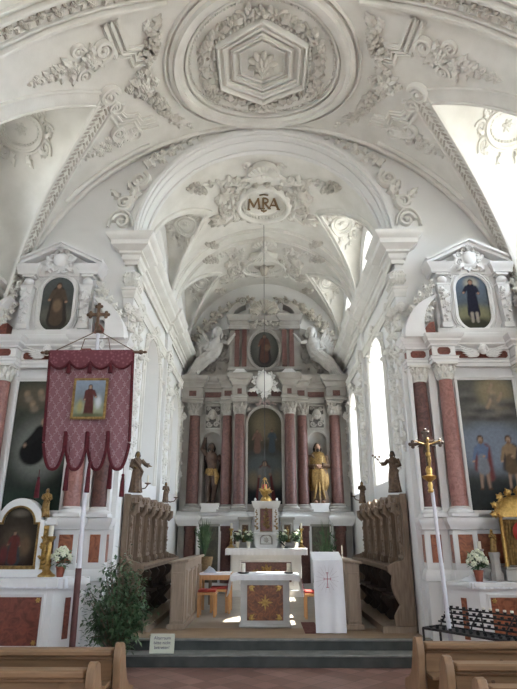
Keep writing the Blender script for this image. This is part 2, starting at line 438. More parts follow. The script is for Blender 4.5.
def path_map(pts, nf):
    """map (u=arc length fraction*len, v=offset, w=height) along a 3D polyline; nf(p)->normal"""
    P = [Vector(p) for p in pts]; ln = [0]
    for a, b in zip(P, P[1:]): ln.append(ln[-1] + (b - a).length)
    def f(u, v, w):
        d = max(0, min(ln[-1], u)); i = 0
        while i < len(P) - 2 and d > ln[i + 1]: i += 1
        t = (d - ln[i]) / max(ln[i + 1] - ln[i], 1e-9); p = P[i].lerp(P[i + 1], t)
        T = (P[min(i + 2, len(P) - 1)] - P[max(i - 1, 0)]).normalized(); n = nf(p); n = (n - T * n.dot(T)).normalized(); s = T.cross(n)
        return tuple(p + s * v + n * w)
    return f, ln[-1]
def cherub(g, mp, u, v, R, span, mat=0, droop=-.15):
    k = g.mark()
    g.sph((u, v, R * .8), (R, R * 1.12, R * .95), 14, 9, mat)
    for sx in (-1, 1):
        g.sph((u + sx * R * .42, v - R * .22, R * 1.45), R * .34, 8, 5, mat)       # cheeks
        g.sph((u + sx * R * .95, v - R * .02, R * .8), (R * .18, R * .28, R * .2), 6, 4, mat)
        for i in range(5): g.sph((u + sx * R * (.15 + .2 * i), v + R * (1.05 - .09 * i * i), R * (1.0 - .1 * i)), R * .3, 7, 4, mat)
    g.sph((u, v - R * .12, R * 1.72), (R * .16, R * .2, R * .2), 7, 5, mat)
    g.sph((u, v - R * .55, R * 1.55), (R * .26, R * .1, R * .14), 7, 4, mat)
    g.sph((u, v - R * .85, R * 1.3), (R * .3, R * .2, R * .2), 7, 4, mat)
    for sx in (-1, 1):
        g.sph((u + sx * R * .36, v + R * .12, R * 1.62), (R * .15, R * .09, R * .08), 6, 4, mat)
    o_map(g, k, mp)
    for sx in (-1, 1):
        for row, (ln, cnt, h) in enumerate(((1, 6, R * .45), (.62, 5, R * .75))):
            for i in range(cnt):
                a = droop - .55 * i / cnt + .35
                if sx < 0: a = pi - a
                leaf(g, mp, u + sx * R * (.5 + .06 * i), v - R * .25 - R * .16 * i, span * ln * (1 - .1 * i), R * .7, a, h * .5, sx * .12, 1, mat)
# ================================================================== SETTING
EY = 8.65; YB = 15.42; XW = 4.75; XC = 2.32; YS = -5.0
# floors
g = G(); g.box(-XW - .6, XW + .6, YS, 8.66, -.2, 0); struct(g.build('floor', TILES, flat=True))
g = G(); g.box(-2.32, 2.32, 8.18, 8.5, 0, .128); g2 = G(); g2.box(-2.32, 2.32, 8.165, 8.52, .128, .15); 
o = struct(g.build('step_lower', STEP, bev=.006)); struct(g2.build('step_nosing', STEPE, o, bev=.006))
g = G(); g.box(-2.32, 2.32, 8.5, 8.74, 0, .262); g2 = G(); g2.box(-2.32, 2.32, 8.488, 8.74, .262, .285)
o = struct(g.build('step_upper', STEP, bev=.006)); struct(g2.build('step_nosing', STEPE, o, bev=.006))
g = G(); g.box(-2.9, 2.9, 8.74, 16.0, -.2, .28); struct(g.build('floor_chancel', CHFLOOR, flat=True))
g = G(); g.box(-2.3, -.02, 8.6, 9.42, .28, .287); g.box(-.02 + .0, 2.3, 8.6, 9.42, .28, .2871); struct(g.build('floor_platform', PLATF, flat=True))
g = G(); g.box(-70, 70, -60, 80, -.8, -.45); struct(g.build('ground', GROUNDM, flat=True))

# walls with arched openings
def wall_x(name, X, thick, side, y0, y1, z0, z1, wins, mat):
    """wall whose inner face is at X (facing -side); wins: (yc, hw_in, hw_out, sill, spring)"""
    xo = X + side * thick; g = G()
    def face(x, o):
        e = []; cur = y0
        for (yc, a, b, sl, sp) in sorted(wins):
            hw = b if o else a; s2 = sl + (.12 if o else 0)
            g.add([(x, cur, z0), (x, yc - hw, z0), (x, yc - hw, z1), (x, cur, z1)], [(0, 1, 2, 3)])
            N = 20; ys = [yc - hw * cos(pi * i / N) for i in range(N + 1)]; zs = [sp + hw * sin(pi * i / N) for i in range(N + 1)]
            g.grid([[(x, y, z0) for y in ys], [(x, y, s2) for y in ys]]); g.grid([[(x, y, z) for y, z in zip(ys, zs)], [(x, y, z1) for y in ys]])
            e.append([(x, ys[0], s2)] + [(x, y, z) for y, z in zip(ys, zs)] + [(x, ys[-1], s2)])
            cur = yc + hw
        g.add([(x, cur, z0), (x, y1, z0), (x, y1, z1), (x, cur, z1)], [(0, 1, 2, 3)])
        return e
    A = face(X, 0); B = face(xo, 1)
    for a, b in zip(A, B): g.grid([a, b], 0, True)
    g.grid([[(X, y0, z0), (X, y1, z0), (X, y1, z1), (X, y0, z1)], [(xo, y0, z0), (xo, y1, z0), (xo, y1, z1), (xo, y0, z1)]], 0, True)
    return struct(g.build(name, mat))
WN = [0]
def window(X, side, thick, yc, hw, sill, spring):
    """glazing at the outer part of the wall: frame, bars and pane"""
    WN[0] += 1; x = X + side * (thick - .1); s0 = sill + .1
    out = [(yc - hw, s0)] + [(yc - hw * cos(pi * i / 16), spring + hw * sin(pi * i / 16)) for i in range(17)] + [(yc + hw, s0)]
    mp = wall_left(x)
    g = G(); g.sweep2([(0, -.03), (0, .03), (-.06, .03), (-.06, -.03)], out, mp, True)
    fr = struct(g.build('window_%d' % WN[0], BRICKP))
    g = G(); n = len(out); g.add([mp(u, v, 0) for u, v in out], [tuple(range(n))]); struct(g.build('window_pane', GLASS, fr, flat=True))
    g = G()
    zz = s0
    while zz < spring + hw * .8:
        zz += .34
        w2 = hw if zz < spring else sqrt(max(hw * hw - (zz - spring) ** 2, 0))
        if w2 > .05: g.box(x - .008, x + .008, yc - w2, yc + w2, zz - .008, zz + .008)
    for q in (-.34, 0, .34):
        g.box(x - .008, x + .008, yc + q * hw * 2 - .008, yc + q * hw * 2 + .008, s0, spring + sqrt(max(hw * hw - (q * hw * 2) ** 2, 0)))
    struct(g.build('window_bars', BRICKP, fr))
CW = [(10.88, .74, .60, 2.6, 4.75), (14.0, .56, .44, 2.6, 4.55)]
CLW = [(10.88, .85, .75, 6.95, 7.25), (14.0, .75, .65, 6.95, 7.2)]
for nm, sd in (('left', -1), ('right', 1)):
    wall_x('wall_chancel_' + nm, sd * XC, .6, sd, 9.2, 16.0, .2, 6.86, CW, PLASTER)
    wall_x('wall_clerestory_' + nm, sd * XC, .6, sd, 9.2, 16.0, 6.86, 9.3, CLW, PLASTER)
    for (yc, a, b, sl, sp) in CW + CLW: window(sd * XC, sd, .6, yc, b, sl, sp)
    NWn = [(7.05, .95, .85, 6.15, 6.9), (3.65, .95, .85, 6.15, 6.9), (.25, .95, .85, 6.15, 6.9)]
    NLw = [(3.4, .75, .62, 1.9, 4.1), (.1, .75, .62, 1.9, 4.1)] if sd < 0 else [(5.55, .62, .5, 1.7, 4.0), (2.8, .75, .62, 1.7, 4.1), (-.3, .75, .62, 1.7, 4.1)]
    wall_x('wall_' + nm, sd * XW, .6, sd, YS, 9.26, -.2, 5.6, NLw, PLASTER)
    wall_x('wall_upper_' + nm, sd * XW, .6, sd, YS, 9.26, 5.6, 9.4, NWn, PLASTER)
    for (yc, a, b, sl, sp) in NWn + NLw: window(sd * XW, sd, .6, yc, b, sl, sp)
# east wall of the nave with the chancel arch
g = G()
RA = 2.28; ZA = 6.65
def topz(x): return ZN + sqrt(max(4.6 ** 2 - x * x, 0)) + .1 if abs(x) < 4.5 else 5.75
def archz(x): return ZA + sqrt(max(RA * RA - x * x, 0))
for y in (EY, EY + .6):
    for sd in (-1, 1):
        xs = [sd * (RA + (XW + .3 - RA) * i / 14) for i in range(15)]
        g.grid([[(x, y, -.2) for x in xs], [(x, y, topz(x)) for x in xs]])
    xs = [-RA * cos(pi * i / 48) for i in range(49)]
    g.grid([[(x, y, archz(x)) for x in xs], [(x, y, topz(x)) for x in xs]])
ol = [(-RA, -.2)] + [(-RA * cos(pi * i / 48), ZA + RA * sin(pi * i / 48)) for i in range(49)] + [(RA, -.2)]
g.grid([[(x, EY, z) for x, z in ol], [(x, EY + .6, z) for x, z in ol]])
xs = [-XW - .3 + (2 * XW + .6) * i / 60 for i in range(61)]
g.grid([[(x, EY, topz(x)) for x in xs], [(x, EY + .6, topz(x)) for x in xs]])
struct(g.build('wall_east', PLASTER))
# archivolt and soffit bands
g = G()
half = lambda r, n=49: [(-r * cos(pi * i / (n - 1)), ZA + r * sin(pi * i / (n - 1))) for i in range(n)]
g.sweep2([(-.0, -.0), (-.0, .05), (.05, .06), (.07, .035), (.11, .03), (.11, 0)], half(RA), wall_front(EY), False, flip=-1)
for k, (y, w, h) in enumerate(((8.72, .10, .035), (8.94, .16, .02), (9.19, .10, .04))):
    rows = []
    for i in range(49):
        a = pi * i / 48; rows.append([(-(RA - q) * cos(a), y + p, ZA + (RA - q) * sin(a)) for p, q in ((-w / 2, 0), (-w / 2, h * .6), (-w / 4, h), (w / 4, h), (w / 2, h * .6), (w / 2, 0))])
    g.grid(rows)
struct(g.build('trim_arch', PLASTER))
# west wall behind the viewer: door opening and tall windows left open to the sky
g = G(); Yw = YS
for a, b, z0, z1 in ((-XW - .6, -3.0, -.2, 13), (-2.0, -.9, -.2, 7.0), (.9, 2.0, -.2, 7.0), (3.0, XW + .6, -.2, 13), (-3.0, 3.0, 7.0, 13), (-3.0, -2.0, -.2, 2.2), (2.0, 3.0, -.2, 2.2), (-.9, .9, 2.8, 4.6), (-3.0, -2.0, 5.2, 7.0), (2.0, 3.0, 5.2, 7.0)): g.box(a, b, Yw - .6, Yw, z0, z1)
struct(g.build('wall_west', PLASTER, flat=True))
# end wall
g = G(); g.box(-3, 3, YB, YB + .5, -.2, 9.4); struct(g.build('wall_back', PLASTER, flat=True))
# vaults
g = G(); vault(g, RN, ZN, YS, EY + .02, NAVE_LUN, 4.38)
for l in NAVE_LUN: l.mesh(g)
struct(g.build('ceiling_nave', STUCCO, sharp=50))
g = G(); vault(g, RC, ZC, 9.2, YB + .05, CH_LUN, 2.298, 40)
for l in CH_LUN: l.mesh(g)
struct(g.build('ceiling_chancel', STUCCO, sharp=50))
# roofs above the vaults keep the sky out
g = G(); g.add([(-6, YS, 9.0), (0, YS, 13.5), (6, YS, 9.0), (-6, 9.4, 9.0), (0, 9.4, 13.5), (6, 9.4, 9.0)], [(0, 1, 4, 3), (1, 2, 5, 4), (3, 4, 5), (0, 1, 2)])
g.add([(-3.4, 9.3, 9.2), (0, 9.3, 11.8), (3.4, 9.3, 9.2), (-3.4, 16.2, 9.2), (0, 16.2, 11.8), (3.4, 16.2, 9.2)], [(0, 1, 4, 3), (1, 2, 5, 4), (3, 4, 5)])
struct(g.build('roof_outside', ROOFM, flat=True))
# nave cornices
NC = [(0, 4.98), (.05, 5.0), (.05, 5.1), (.12, 5.15), (.12, 5.32), (.2, 5.36), (.2, 5.42), (.33, 5.5), (.33, 5.58), (.42, 5.62), (.42, 5.68), (0, 5.68)]
for sd, nm in ((-1, 'left'), (1, 'right')):
    g = G(); g.sweep(NC, [(sd * XW, YS), (sd * XW, 8.64)], side=-sd); struct(g.build('trim_cornice_' + nm, STUCCO))
# chancel cornices with impost blocks
CC = [(0, 6.1), (.03, 6.1), (.035, 6.16), (.07, 6.19), (.08, 6.27), (.12, 6.29), (.12, 6.33), (.21, 6.38), (.24, 6.40), (.25, 6.48), (.30, 6.52), (.33, 6.56), (.33, 6.61), (0, 6.62)]
CA = [(0, 5.48), (.02, 5.48), (.02, 5.54), (.035, 5.56), (.035, 5.61), (.055, 5.63), (.055, 5.66), (0, 5.68)]
for sd, nm in ((-1, 'left'), (1, 'right')):
    path = [(sd * 2.40, 8.70), (sd * 2.40, 8.62), (sd * 2.24, 8.62), (sd * 2.24, 9.0), (sd * 2.30, 9.0), (sd * 2.30, 12.1), (sd * 2.24, 12.1), (sd * 2.24, 12.6), (sd * 2.30, 12.6), (sd * 2.30, 15.4)]
    g = G(); g.sweep(CC, path, side=-sd); g.sweep(CA, path, side=-sd)
    struct(g.build('trim_chancel_cornice_' + nm, STUCCO))
    g = G(); g.box(min(sd * 2.24, sd * 2.42), max(sd * 2.24, sd * 2.42), 8.62, 9.0, .28, 6.0)
    g.box(min(sd * 2.24, sd * 2.33), max(sd * 2.24, sd * 2.33), 12.1, 12.6, .28, 6.1)
    struct(g.build('trim_pilaster_' + nm, PLASTER, bev=.01))

# ================================================================== CAMERA, LIGHT
cam = bpy.data.cameras.new('camera'); co = bpy.data.objects.new('camera', cam); COL.objects.link(co)
co.location = (0, 0, 1.65); co.rotation_euler = (pi / 2 + math.atan(190 / 550), 0, math.atan(6.5 / hypot(190, 550)))
cam.sensor_fit = 'HORIZONTAL'; cam.sensor_width = 36; cam.lens = 550 * 36 / 517; cam.clip_start = .05; cam.clip_end = 300
SC.camera = co
w = bpy.data.worlds.new('sky'); SC.world = w; w.use_nodes = True
bg = w.node_tree.nodes['Background']; bg.inputs['Color'].default_value = (.74, .85, 1.0, 1); bg.inputs['Strength'].default_value = 2.2
WN_ = w.node_tree.nodes; WL = w.node_tree.links      # hazy sky, brighter on the sun's side
tc_ = WN_.new('ShaderNodeTexCoord'); dt = WN_.new('ShaderNodeVectorMath'); dt.operation = 'DOT_PRODUCT'; dt.inputs[1].default_value = (.8, .1, .55)
WL.new(tc_.outputs['Generated'], dt.inputs[0]); mr_ = WN_.new('ShaderNodeMapRange'); mr_.inputs['From Min'].default_value = -.1; mr_.inputs['From Max'].default_value = .95; mr_.inputs['To Min'].default_value = 1.7; mr_.inputs['To Max'].default_value = 6.0
WL.new(dt.outputs['Value'], mr_.inputs['Value']); WL.new(mr_.outputs[0], bg.inputs['Strength'])
sun = bpy.data.lights.new('sun', 'SUN'); so = bpy.data.objects.new('sun', sun); COL.objects.link(so)
sun.energy = 14; sun.angle = radians(.6); sun.color = (1, .95, .87)
so.rotation_euler = Vector((-.57, -.11, -.80)).to_track_quat('-Z', 'Y').to_euler()
SC.view_settings.view_transform = 'Standard'; SC.view_settings.look = 'None'; SC.view_settings.exposure = 1.68; SC.view_settings.gamma = 1
SC.cycles.max_bounces = 10; SC.cycles.diffuse_bounces = 4; SC.cycles.transparent_max_bounces = 8
SC.cycles.caustics_reflective = False; SC.cycles.sample_clamp_indirect = 6
# ================================================================== STUCCO
MU, MV = -.02, 7.05
def hexa(R, n=1): return [(MU + R * sin(pi * k / 3), MV + R * cos(pi * k / 3)) for k in range(6)]
T = thing('ceiling_medallion', 'large round stucco medallion with a hexagonal coffer at the nave vault crown', 'medallion', nave_map(MU, MV, 0))
g = G(); g.sweep2(step_band(.24, .085), ell(MU, MV, 1.44, 1.36, 72), nave_map); g.sweep2(band(.05, .04), ell(MU, MV, 1.27, 1.2, 72), nave_map); g.sweep2(band(.04, .035), ell(MU, MV, 1.62, 1.53, 72), nave_map)
beads(g, nave_map, ell(MU, MV, 1.2, 1.13, 72), .018, .06); g.build('outer_ring', STUCCO, T)
g = G()
g.sweep2(band(.055, .085), hexa(.83), nave_map); g.sweep2(step_band(.12, .06), hexa(.72), nave_map); g.sweep2(step_band(.09, .05), hexa(.54), nave_map); g.sweep2(band(.03, .03), hexa(.42), nave_map)
beads(g, nave_map, hexa(.9), .03, .068); g.build('hexagon_frame', STUCCO, T)
g = G(); rosette(g, nave_map, MU, MV, .25, 9, .11); rosette(g, nave_map, MU, MV, .13, 6, .15); g.build('rosette', STUCCO_MID_SHADE, T)
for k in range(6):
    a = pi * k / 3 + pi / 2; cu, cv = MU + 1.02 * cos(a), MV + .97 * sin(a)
    g = G(); bunch(g, nave_map, cu, cv, .46, .2, a + pi / 2, 44, .036, seed=k); g.build('fruit_bundle', STUCCO_MID_SHADE, T)
    a += pi / 6; cu, cv = MU + .98 * cos(a), MV + .93 * sin(a)
    g = G()
    scroll(g, nave_map, cu + .16 * cos(a + 1.9), cv + .16 * sin(a + 1.9), .11, 1.3, 1, a); scroll(g, nave_map, cu + .16 * cos(a - 1.9), cv + .16 * sin(a - 1.9), .11, 1.3, -1, a)
    for da in (-1.2, -.5, .5, 1.2): leaf(g, nave_map, cu, cv, .26, .13, a + pi / 2 * (1 if da > 0 else -1) + da * .5, .05)
    rosette(g, nave_map, cu, cv, .08, 6, .06); g.build('leaf_scroll', STUCCO_MID_SHADE, T)

side_w = {-1: 'left', 1: 'right'}
for sd in (-1, 1):
    nm = side_w[sd]
    mp = (lambda s: (lambda u, v, w: nave_map(s * u, v, w)))(sd)
    # corner panels: far (towards chancel) and near
    T = thing('corner_relief', 'stucco corner panel with stepped frame and scroll spray, chancel side, %s of nave vault' % nm, 'relief', mp(2.5, 7.8, 0), 'corner reliefs around the nave medallion')
    g = G()
    for q in (0, .1, .19): g.sweep2(step_band(.075, .045), [(2.72 - q, 7.30 + q * .3), (2.66 - q, 7.6 - q * .5), (2.36 - q * .5, 7.66 - q * .4), (2.32 - q * .5, 7.92 - q), (1.95 + q * .3, 7.98 - q)], mp, False)
    g.build('stepped_frame', STUCCO, T)
    g = G(); scroll(g, mp, 2.40, 7.96, .14, 1.6, 1, 0, .3); scroll(g, mp, 2.68, 7.76, .15, 1.6, -1, 2, .3)
    for i in range(5): leaf(g, mp, 2.54, 7.86, .22, .12, .3 + i * .6, .05)
    spray(g, mp, [(2.8, 7.84), (3.0, 7.86), (3.3, 7.84), (3.55, 7.83)], .15, 10, seed=2, lift=.04)
    for q in (2.75, 2.95, 3.12): rosette(g, mp, q, 7.97 - (q - 2.75) * .1, .09, 6, .06)
    g.build('scroll_spray', STUCCO, T)
    T = thing('corner_relief', 'stucco corner panel with stepped frame and scroll spray, nearer end, %s of nave vault' % nm, 'relief', mp(2.5, 6.2, 0), 'corner reliefs around the nave medallion')
    g = G()
    for q in (0, .1, .19): g.sweep2(step_band(.075, .045), [(2.36 - q, 5.78), (2.32 - q, 6.36 - q * .3), (2.12 - q, 6.42 - q * .3), (2.10 - q * .6, 6.62 - q), (1.92, 6.64 - q)], mp, False)
    g.build('stepped_frame', STUCCO, T)
    g = G(); scroll(g, mp, 2.47, 6.14, .16, 1.7, 1, 1, .3)
    for i in range(6): leaf(g, mp, 2.62, 6.2, .24, .13, 1.2 + i * .7, .05)
    rosette(g, mp, 2.74, 6.2, .13, 7, .07); scroll(g, mp, 2.86, 6.40, .13, 1.6, -1, 0, .3); scroll(g, mp, 2.84, 6.0, .11, 1.5, 1, 3, .3); rosette(g, mp, 2.98, 6.2, .1, 6, .06)
    for q in (-1, 1): leaf(g, mp, 3.0, 6.2, .28, .12, q * 1.2, .05); leaf(g, mp, 3.16, 6.15, .2, .09, q * 1.1, .04)
    spray(g, mp, [(3.1, 6.17), (3.3, 6.1), (3.5, 6.05), (3.62, 6.03)], .15, 8, seed=5, lift=.04); rosette(g, mp, 3.56, 6.03, .06, 6, .05)
    g.build('scroll_spray', STUCCO, T)
    # festoon between medallion and apex of lunette
    T = thing('festoon_relief', 'stucco scroll cross with two fruit festoons beside the medallion, %s side of the nave vault' % nm, 'relief', mp(1.9, 7.0, 0), 'festoons beside the nave medallion')
    g = G()
    for (a, b, r) in ((2.62, 6.96, .17), (2.58, 7.22, .14)): scroll(g, mp, a, b, r, 1.6, 1 if b < 7.1 else -1, pi, .3)
    g.build('apex_scroll', STUCCO, T)
    g = G()
    for k in range(4):
        a = pi / 4 + k * pi / 2; leaf(g, mp, 2.05, 7.03, .26, .13, a, .07); rosette(g, mp, 2.05 + .22 * cos(a + .7), 7.03 + .22 * sin(a + .7), .08, 6, .06)
    rosette(g, mp, 2.05, 7.03, .12, 7, .09); g.build('flower_cross', STUCCO, T)
    for (a, b, r) in ((1.78, 6.42, 1.2), (1.82, 7.6, -1.15 + pi)):
        g = G(); bunch(g, mp, a, b, .62, .26, r, 60, .038, seed=3)
        for q in (-1, 1): leaf(g, mp, a + q * .3 * cos(r), b + q * .3 * sin(r), .26, .17, r if q > 0 else r + pi, .06, q * .3)
        g.build('fruit_bundle', STUCCO_MID_SHADE, T)
    g = G(); spray(g, mp, [(1.72, 5.95), (1.66, 6.25)], .16, 3, seed=8); g.build('tendril', STUCCO, T)
    g = G(); spray(g, mp, [(1.7, 7.9), (1.55, 8.15), (1.4, 8.3)], .17, 4, seed=9); g.build('tendril', STUCCO, T)
    # lunette ribs and cartouche
    L = [l for l in NAVE_LUN if l.side == sd and l.yc == 7.05][0]
    nf = lambda p: Vector((-p.x, 0, ZN - p.z)).normalized()
    for east in (True, False):
        pm, ln = path_map(L.groin(east), nf)
        if not east:
            g = G(); g.sweep2(band(.2, .03), [(ln * i / 24, 0) for i in range(25)], pm, False); g.sweep2(band(.05, .05), [(ln * i / 24, .12) for i in range(25)], pm, False); g.sweep2(band(.04, .04), [(ln * i / 24, -.12) for i in range(25)], pm, False); struct(g.build('trim_lunette_' + nm, STUCCO)); continue
        T = thing('garland_rib', 'stucco laurel garland along the far edge of the %s nave lunette' % nm, 'garland', L.groin(east)[10], 'laurel garlands on the nave lunettes')
        g = G(); g.sweep2(band(.26, .035), [(ln * i / 24, 0) for i in range(25)], pm, False); g.sweep2(band(.05, .05), [(ln * i / 24, .16) for i in range(25)], pm, False); g.sweep2(band(.05, .05), [(ln * i / 24, -.16) for i in range(25)], pm, False)
        g.build('rib', STUCCO, T)
        g = G(); n = int(ln / .085)
        for i in range(n):
            u = .06 + i * .085
            for q in (-1, 1): leaf(g, pm, u, q * .01, .15, .075, q * .75, .055, 0, 1)
            if i % 2: g_m = g.mark(); g.sph((u, 0, .05), .022, 6, 4); g.xf(g_m, pm)
        g.build('laurel_leaves', STUCCO_OLD_SHADE, T)
    lm = L.map()
    T = thing('lunette_cartouche', 'oval stucco cartouche with beaded rim in the %s nave lunette' % nm, 'cartouche', lm(4.12, 7.62, 0), 'cartouches in the nave lunettes')
    g = G(); g.sweep2(step_band(.09, .06), ell(4.12, 7.6, .36, .26, 40), lm); beads(g, lm, ell(4.12, 7.6, .29, .2, 40), .02, .055); g.build('oval_frame', STUCCO, T)
    for a in (pi * .8, pi * 1.2, pi, 0, .7, -.7): g = G(); scroll(g, lm, 4.12 + .46 * cos(a), 7.6 + .35 * sin(a), .09, 1.4, 1 if sin(a) > 0 else -1, a, .3); g.build('rim_scroll', STUCCO, T)
    g = G()
    for i in range(10): a = i * 2 * pi / 10 + .3; leaf(g, lm, 4.12 + .4 * cos(a), 7.6 + .3 * sin(a), .17, .1, a + .8, .05)
    g.build('scrollwork', STUCCO, T)
    g = G(); rosette(g, lm, 4.12, 7.6, .1, 6, .04); g.build('relief_figure', STUCCO, T)
    # flat bands on the vault near the top of the picture
    g = G(); bv = lambda u: 5.58 + .16 * (2.71 - u)
    for dv, w_, h_ in ((0, .08, .05), (-.1, .04, .03), (-.36, .08, .05), (-.47, .05, .035)): g.sweep2(band(w_, h_), [(1.4 + .1 * i, bv(1.4 + .1 * i) + dv) for i in range(31)], mp, False)
    struct(g.build('trim_band_' + nm, STUCCO))
    T = None
    g = G(); spray(g, mp, [(1.6 + .1 * i, bv(1.6 + .1 * i) - .23) for i in range(28)], .14, 34, lift=.04, seed=4)
    tag(g.build('leaf_band', STUCCO_MID_SHADE), 'leafy stucco strip on the band at the nearer end, %s of the nave vault' % nm, 'relief', 'leaf strips on the nave vault')
    g = G(); g.sweep2(band(.06, .04), [(a, 8.52 - .0 * a) for a in [i * .14 for i in range(38)]], mp, False); g.sweep2(band(.1, .03), [(a, 8.4) for a in [2.2 + i * .1 for i in range(20)]], mp, False)
    struct(g.build('trim_vault_edge_' + nm, STUCCO))

    # chancel arch vine
    wf = wall_front(EY); wm = (lambda s: (lambda u, v, w: wf(s * u, v, w * 1.8)))(sd)
    T = thing('arch_vine', 'stucco acanthus scroll ornament climbing the %s shoulder of the chancel arch' % nm, 'relief', (sd * 2.6, EY, 6.8), 'scrolls on the chancel arch')
    g = G()
    scroll(g, wm, 2.56, 6.98, .15, 1.5, 1, 0, .3); g.sweep2(band(.05, .05), ell(2.58, 6.86, .22, .34, 14, 0, pi), wm, False); g.build('base_palmette', STUCCO, T)
    g = G(); scroll(g, wm, 2.54, 7.36, .16, 1.7, -1, -1, .3); leaf(g, wm, 2.5, 7.2, .4, .16, 1.9, .06); leaf(g, wm, 2.62, 7.45, .3, .14, .8, .06); g.build('lower_scroll', STUCCO, T)
    g = G(); scroll(g, wm, 2.28, 7.84, .17, 1.9, 1, 2, .32); leaf(g, wm, 2.38, 7.45, .42, .2, 1.75, .07); leaf(g, wm, 2.42, 7.62, .25, .12, 1.2, .06)
    for i in range(5): rosette(g, wm, 2.42 - .03 * i, 7.5 + i * .09, .05, 6, .06)
    g.build('upper_scroll', STUCCO, T)
    g = G(); shell(g, wm, 2.16, 8.1, .17, 1.9, 7, 2.2, .08); g.build('shell', STUCCO, T)
    g = G(); spray(g, wm, [(2.12, 8.25), (1.95, 8.36), (1.8, 8.5), (1.55, 8.68), (1.2, 8.85)], .2, 10, seed=6, lift=.045); g.build('trailing_leaves', STUCCO, T)

    # ---------------- chancel vault
    cm = (lambda s: (lambda u, v, w: ch_map(s * u, v, w)))(sd)
    for li, (l, far) in enumerate([(q, q.yc > 12) for q in CH_LUN if q.side == sd]):
        wh = 'far' if far else 'near'
        nfc = lambda p: Vector((-p.x, 0, ZC - p.z)).normalized()
        for east in (True, False):
            pm, ln = path_map(l.groin(east), nfc)
            g = G(); g.sweep2(band(.12, .03), [(ln * i / 20, 0) for i in range(21)], pm, False); g.sweep2(band(.04, .05), [(ln * i / 20, .08) for i in range(21)], pm, False)
            beads(g, pm, [(.05, 0), (ln - .05, 0)], .024, .07, False)
            struct(g.build('trim_rib_%s_%s' % (wh, nm), STUCCO))
        lm = l.map(); cx, cy = 1.82, l.yc + .30
        T = thing('chancel_cartouche', 'oval stucco cartouche among leaves in the %s chancel lunette on the %s' % (wh, nm), 'cartouche', lm(cx, cy, 0), 'cartouches in the chancel lunettes')
        g = G(); g.sweep2(step_band(.07, .06), ell(cx, cy, .25, .3, 32), lm); g.sweep2(band(.03, .03), ell(cx, cy, .17, .2, 28), lm); rosette(g, lm, cx, cy, .09, 6, .04); g.build('oval_frame', STUCCO, T)
        g = G()
        for i in range(9): a = i * 2 * pi / 9; leaf(g, lm, cx + .28 * cos(a), cy + .33 * sin(a), .2, .14, a + .7, .06)
        for a in (.6, -.6, pi - .6, pi + .6): scroll(g, lm, cx + .27 * cos(a), cy + .38 * sin(a), .075, 1.3, 1, a, .3)
        g.build('leaf_border', STUCCO_MID_SHADE, T)
        g = G(); spray(g, lm, [(2.2, l.yc + .2), (2.16, l.yc + .6), (2.0, l.yc + .8)], .17, 7, seed=11, lift=.06); g.build('leaf_swag', STUCCO, T)
        T = thing('fruit_relief', 'stucco fruit and acanthus cluster at the tip of the %s chancel lunette on the %s' % (wh, nm), 'relief', cm(1.0, l.yc, 0), 'fruit clusters on the chancel vault')
        g = G(); bunch(g, cm, 1.5, l.yc - 1.12, .62, .27, 2.2, 50, .036, seed=14); g.build('fruit_bundle', STUCCO_MID_SHADE, T); g = G(); bunch(g, cm, 1.4, l.yc + 1.3 if not far else l.yc + .95, .55, .2, -.9, 40, .034, seed=15); g.build('fruit_bundle', STUCCO_MID_SHADE, T)
        g = G()
        for i in range(6): leaf(g, cm, .98, l.yc - .55, .36, .2, 1.2 + i * .55, .09)
        scroll(g, cm, .85, l.yc + .28, .13, 1.5, 1, 0, .34); scroll(g, cm, .9, l.yc - .12, .12, 1.5, -1, 0, .34)
        for i in range(5): leaf(g, cm, 1.06, l.yc + .35, .34, .16, -.6 + i * .6, .08)
        bunch(g, cm, .98, l.yc + .1, .42, .2, 1.4, 34, .034, seed=17); g.build('acanthus_knot', STUCCO_MID_SHADE, T)
        g = G(); spray(g, cm, [(.55, l.yc - .75), (.8, l.yc - .95), (1.05, l.yc - .98), (1.25, l.yc - 1.1)], .2, 7, seed=12, lift=.06); g.build('leaf_spray', STUCCO, T)
        for q, p in ((.62, -.5), (.66, .6)): g = G(); rosette(g, cm, q, l.yc + p, .1, 7, .05); g.build('rosette', STUCCO, T)
        g = G(); g.sweep2(band(.05, .03), [(1.0, l.yc - .75), (.75, l.yc - .6), (.72, l.yc + .6), (1.0, l.yc + .8)], cm, False); g.build('panel_moulding', STUCCO, T)
    # walls of the chancel: candelabra strips
    wl = (lambda s: (lambda u, v, w: (s * (XC - w), u, v)))(sd)
    for (y, w_, n2, dsc) in ((9.55, .22, 10, 'beside the arch pier'), (12.3, .2, 10, 'between the windows'), (15.05, .18, 9, 'next to the high altar')):
        xm = wl if y != 12.3 else (lambda s: (lambda u, v, w: (s * (2.24 - w), u, v)))(sd)
        T = thing('wall_relief', 'tall stucco candelabrum relief %s on the %s chancel wall' % (dsc, nm), 'relief', (sd * XC, y, 2.6), 'candelabra reliefs on the chancel walls')
        g = G(); spray(g, xm, [(y + .05 * sin(i * 1.4), 2.7 + i * .3) for i in range(10)], w_ * 1.35, 26, seed=20 + n2, lift=.06)
        for z in (3.2, 4.3, 5.3): rosette(g, xm, y, z, w_ * .55, 7, .07)
        g.build('leaf_stem', STUCCO, T)
        g = G(); shell(g, xm, y, 5.55, .2, pi / 2, 7, 2.4, .07); g.build('crowning_shell', STUCCO, T); g = G(); scroll(g, xm, y - .13, 5.45, .08, 1.4, 1, 0, .3); g.build('crown_scroll', STUCCO, T); g = G(); scroll(g, xm, y + .13, 5.45, .08, 1.4, -1, pi, .3); g.build('crown_scroll', STUCCO, T); g = G(); cherub(g, xm, y, 4.75, .09, .22); g.build('cherub_head', STUCCO, T)
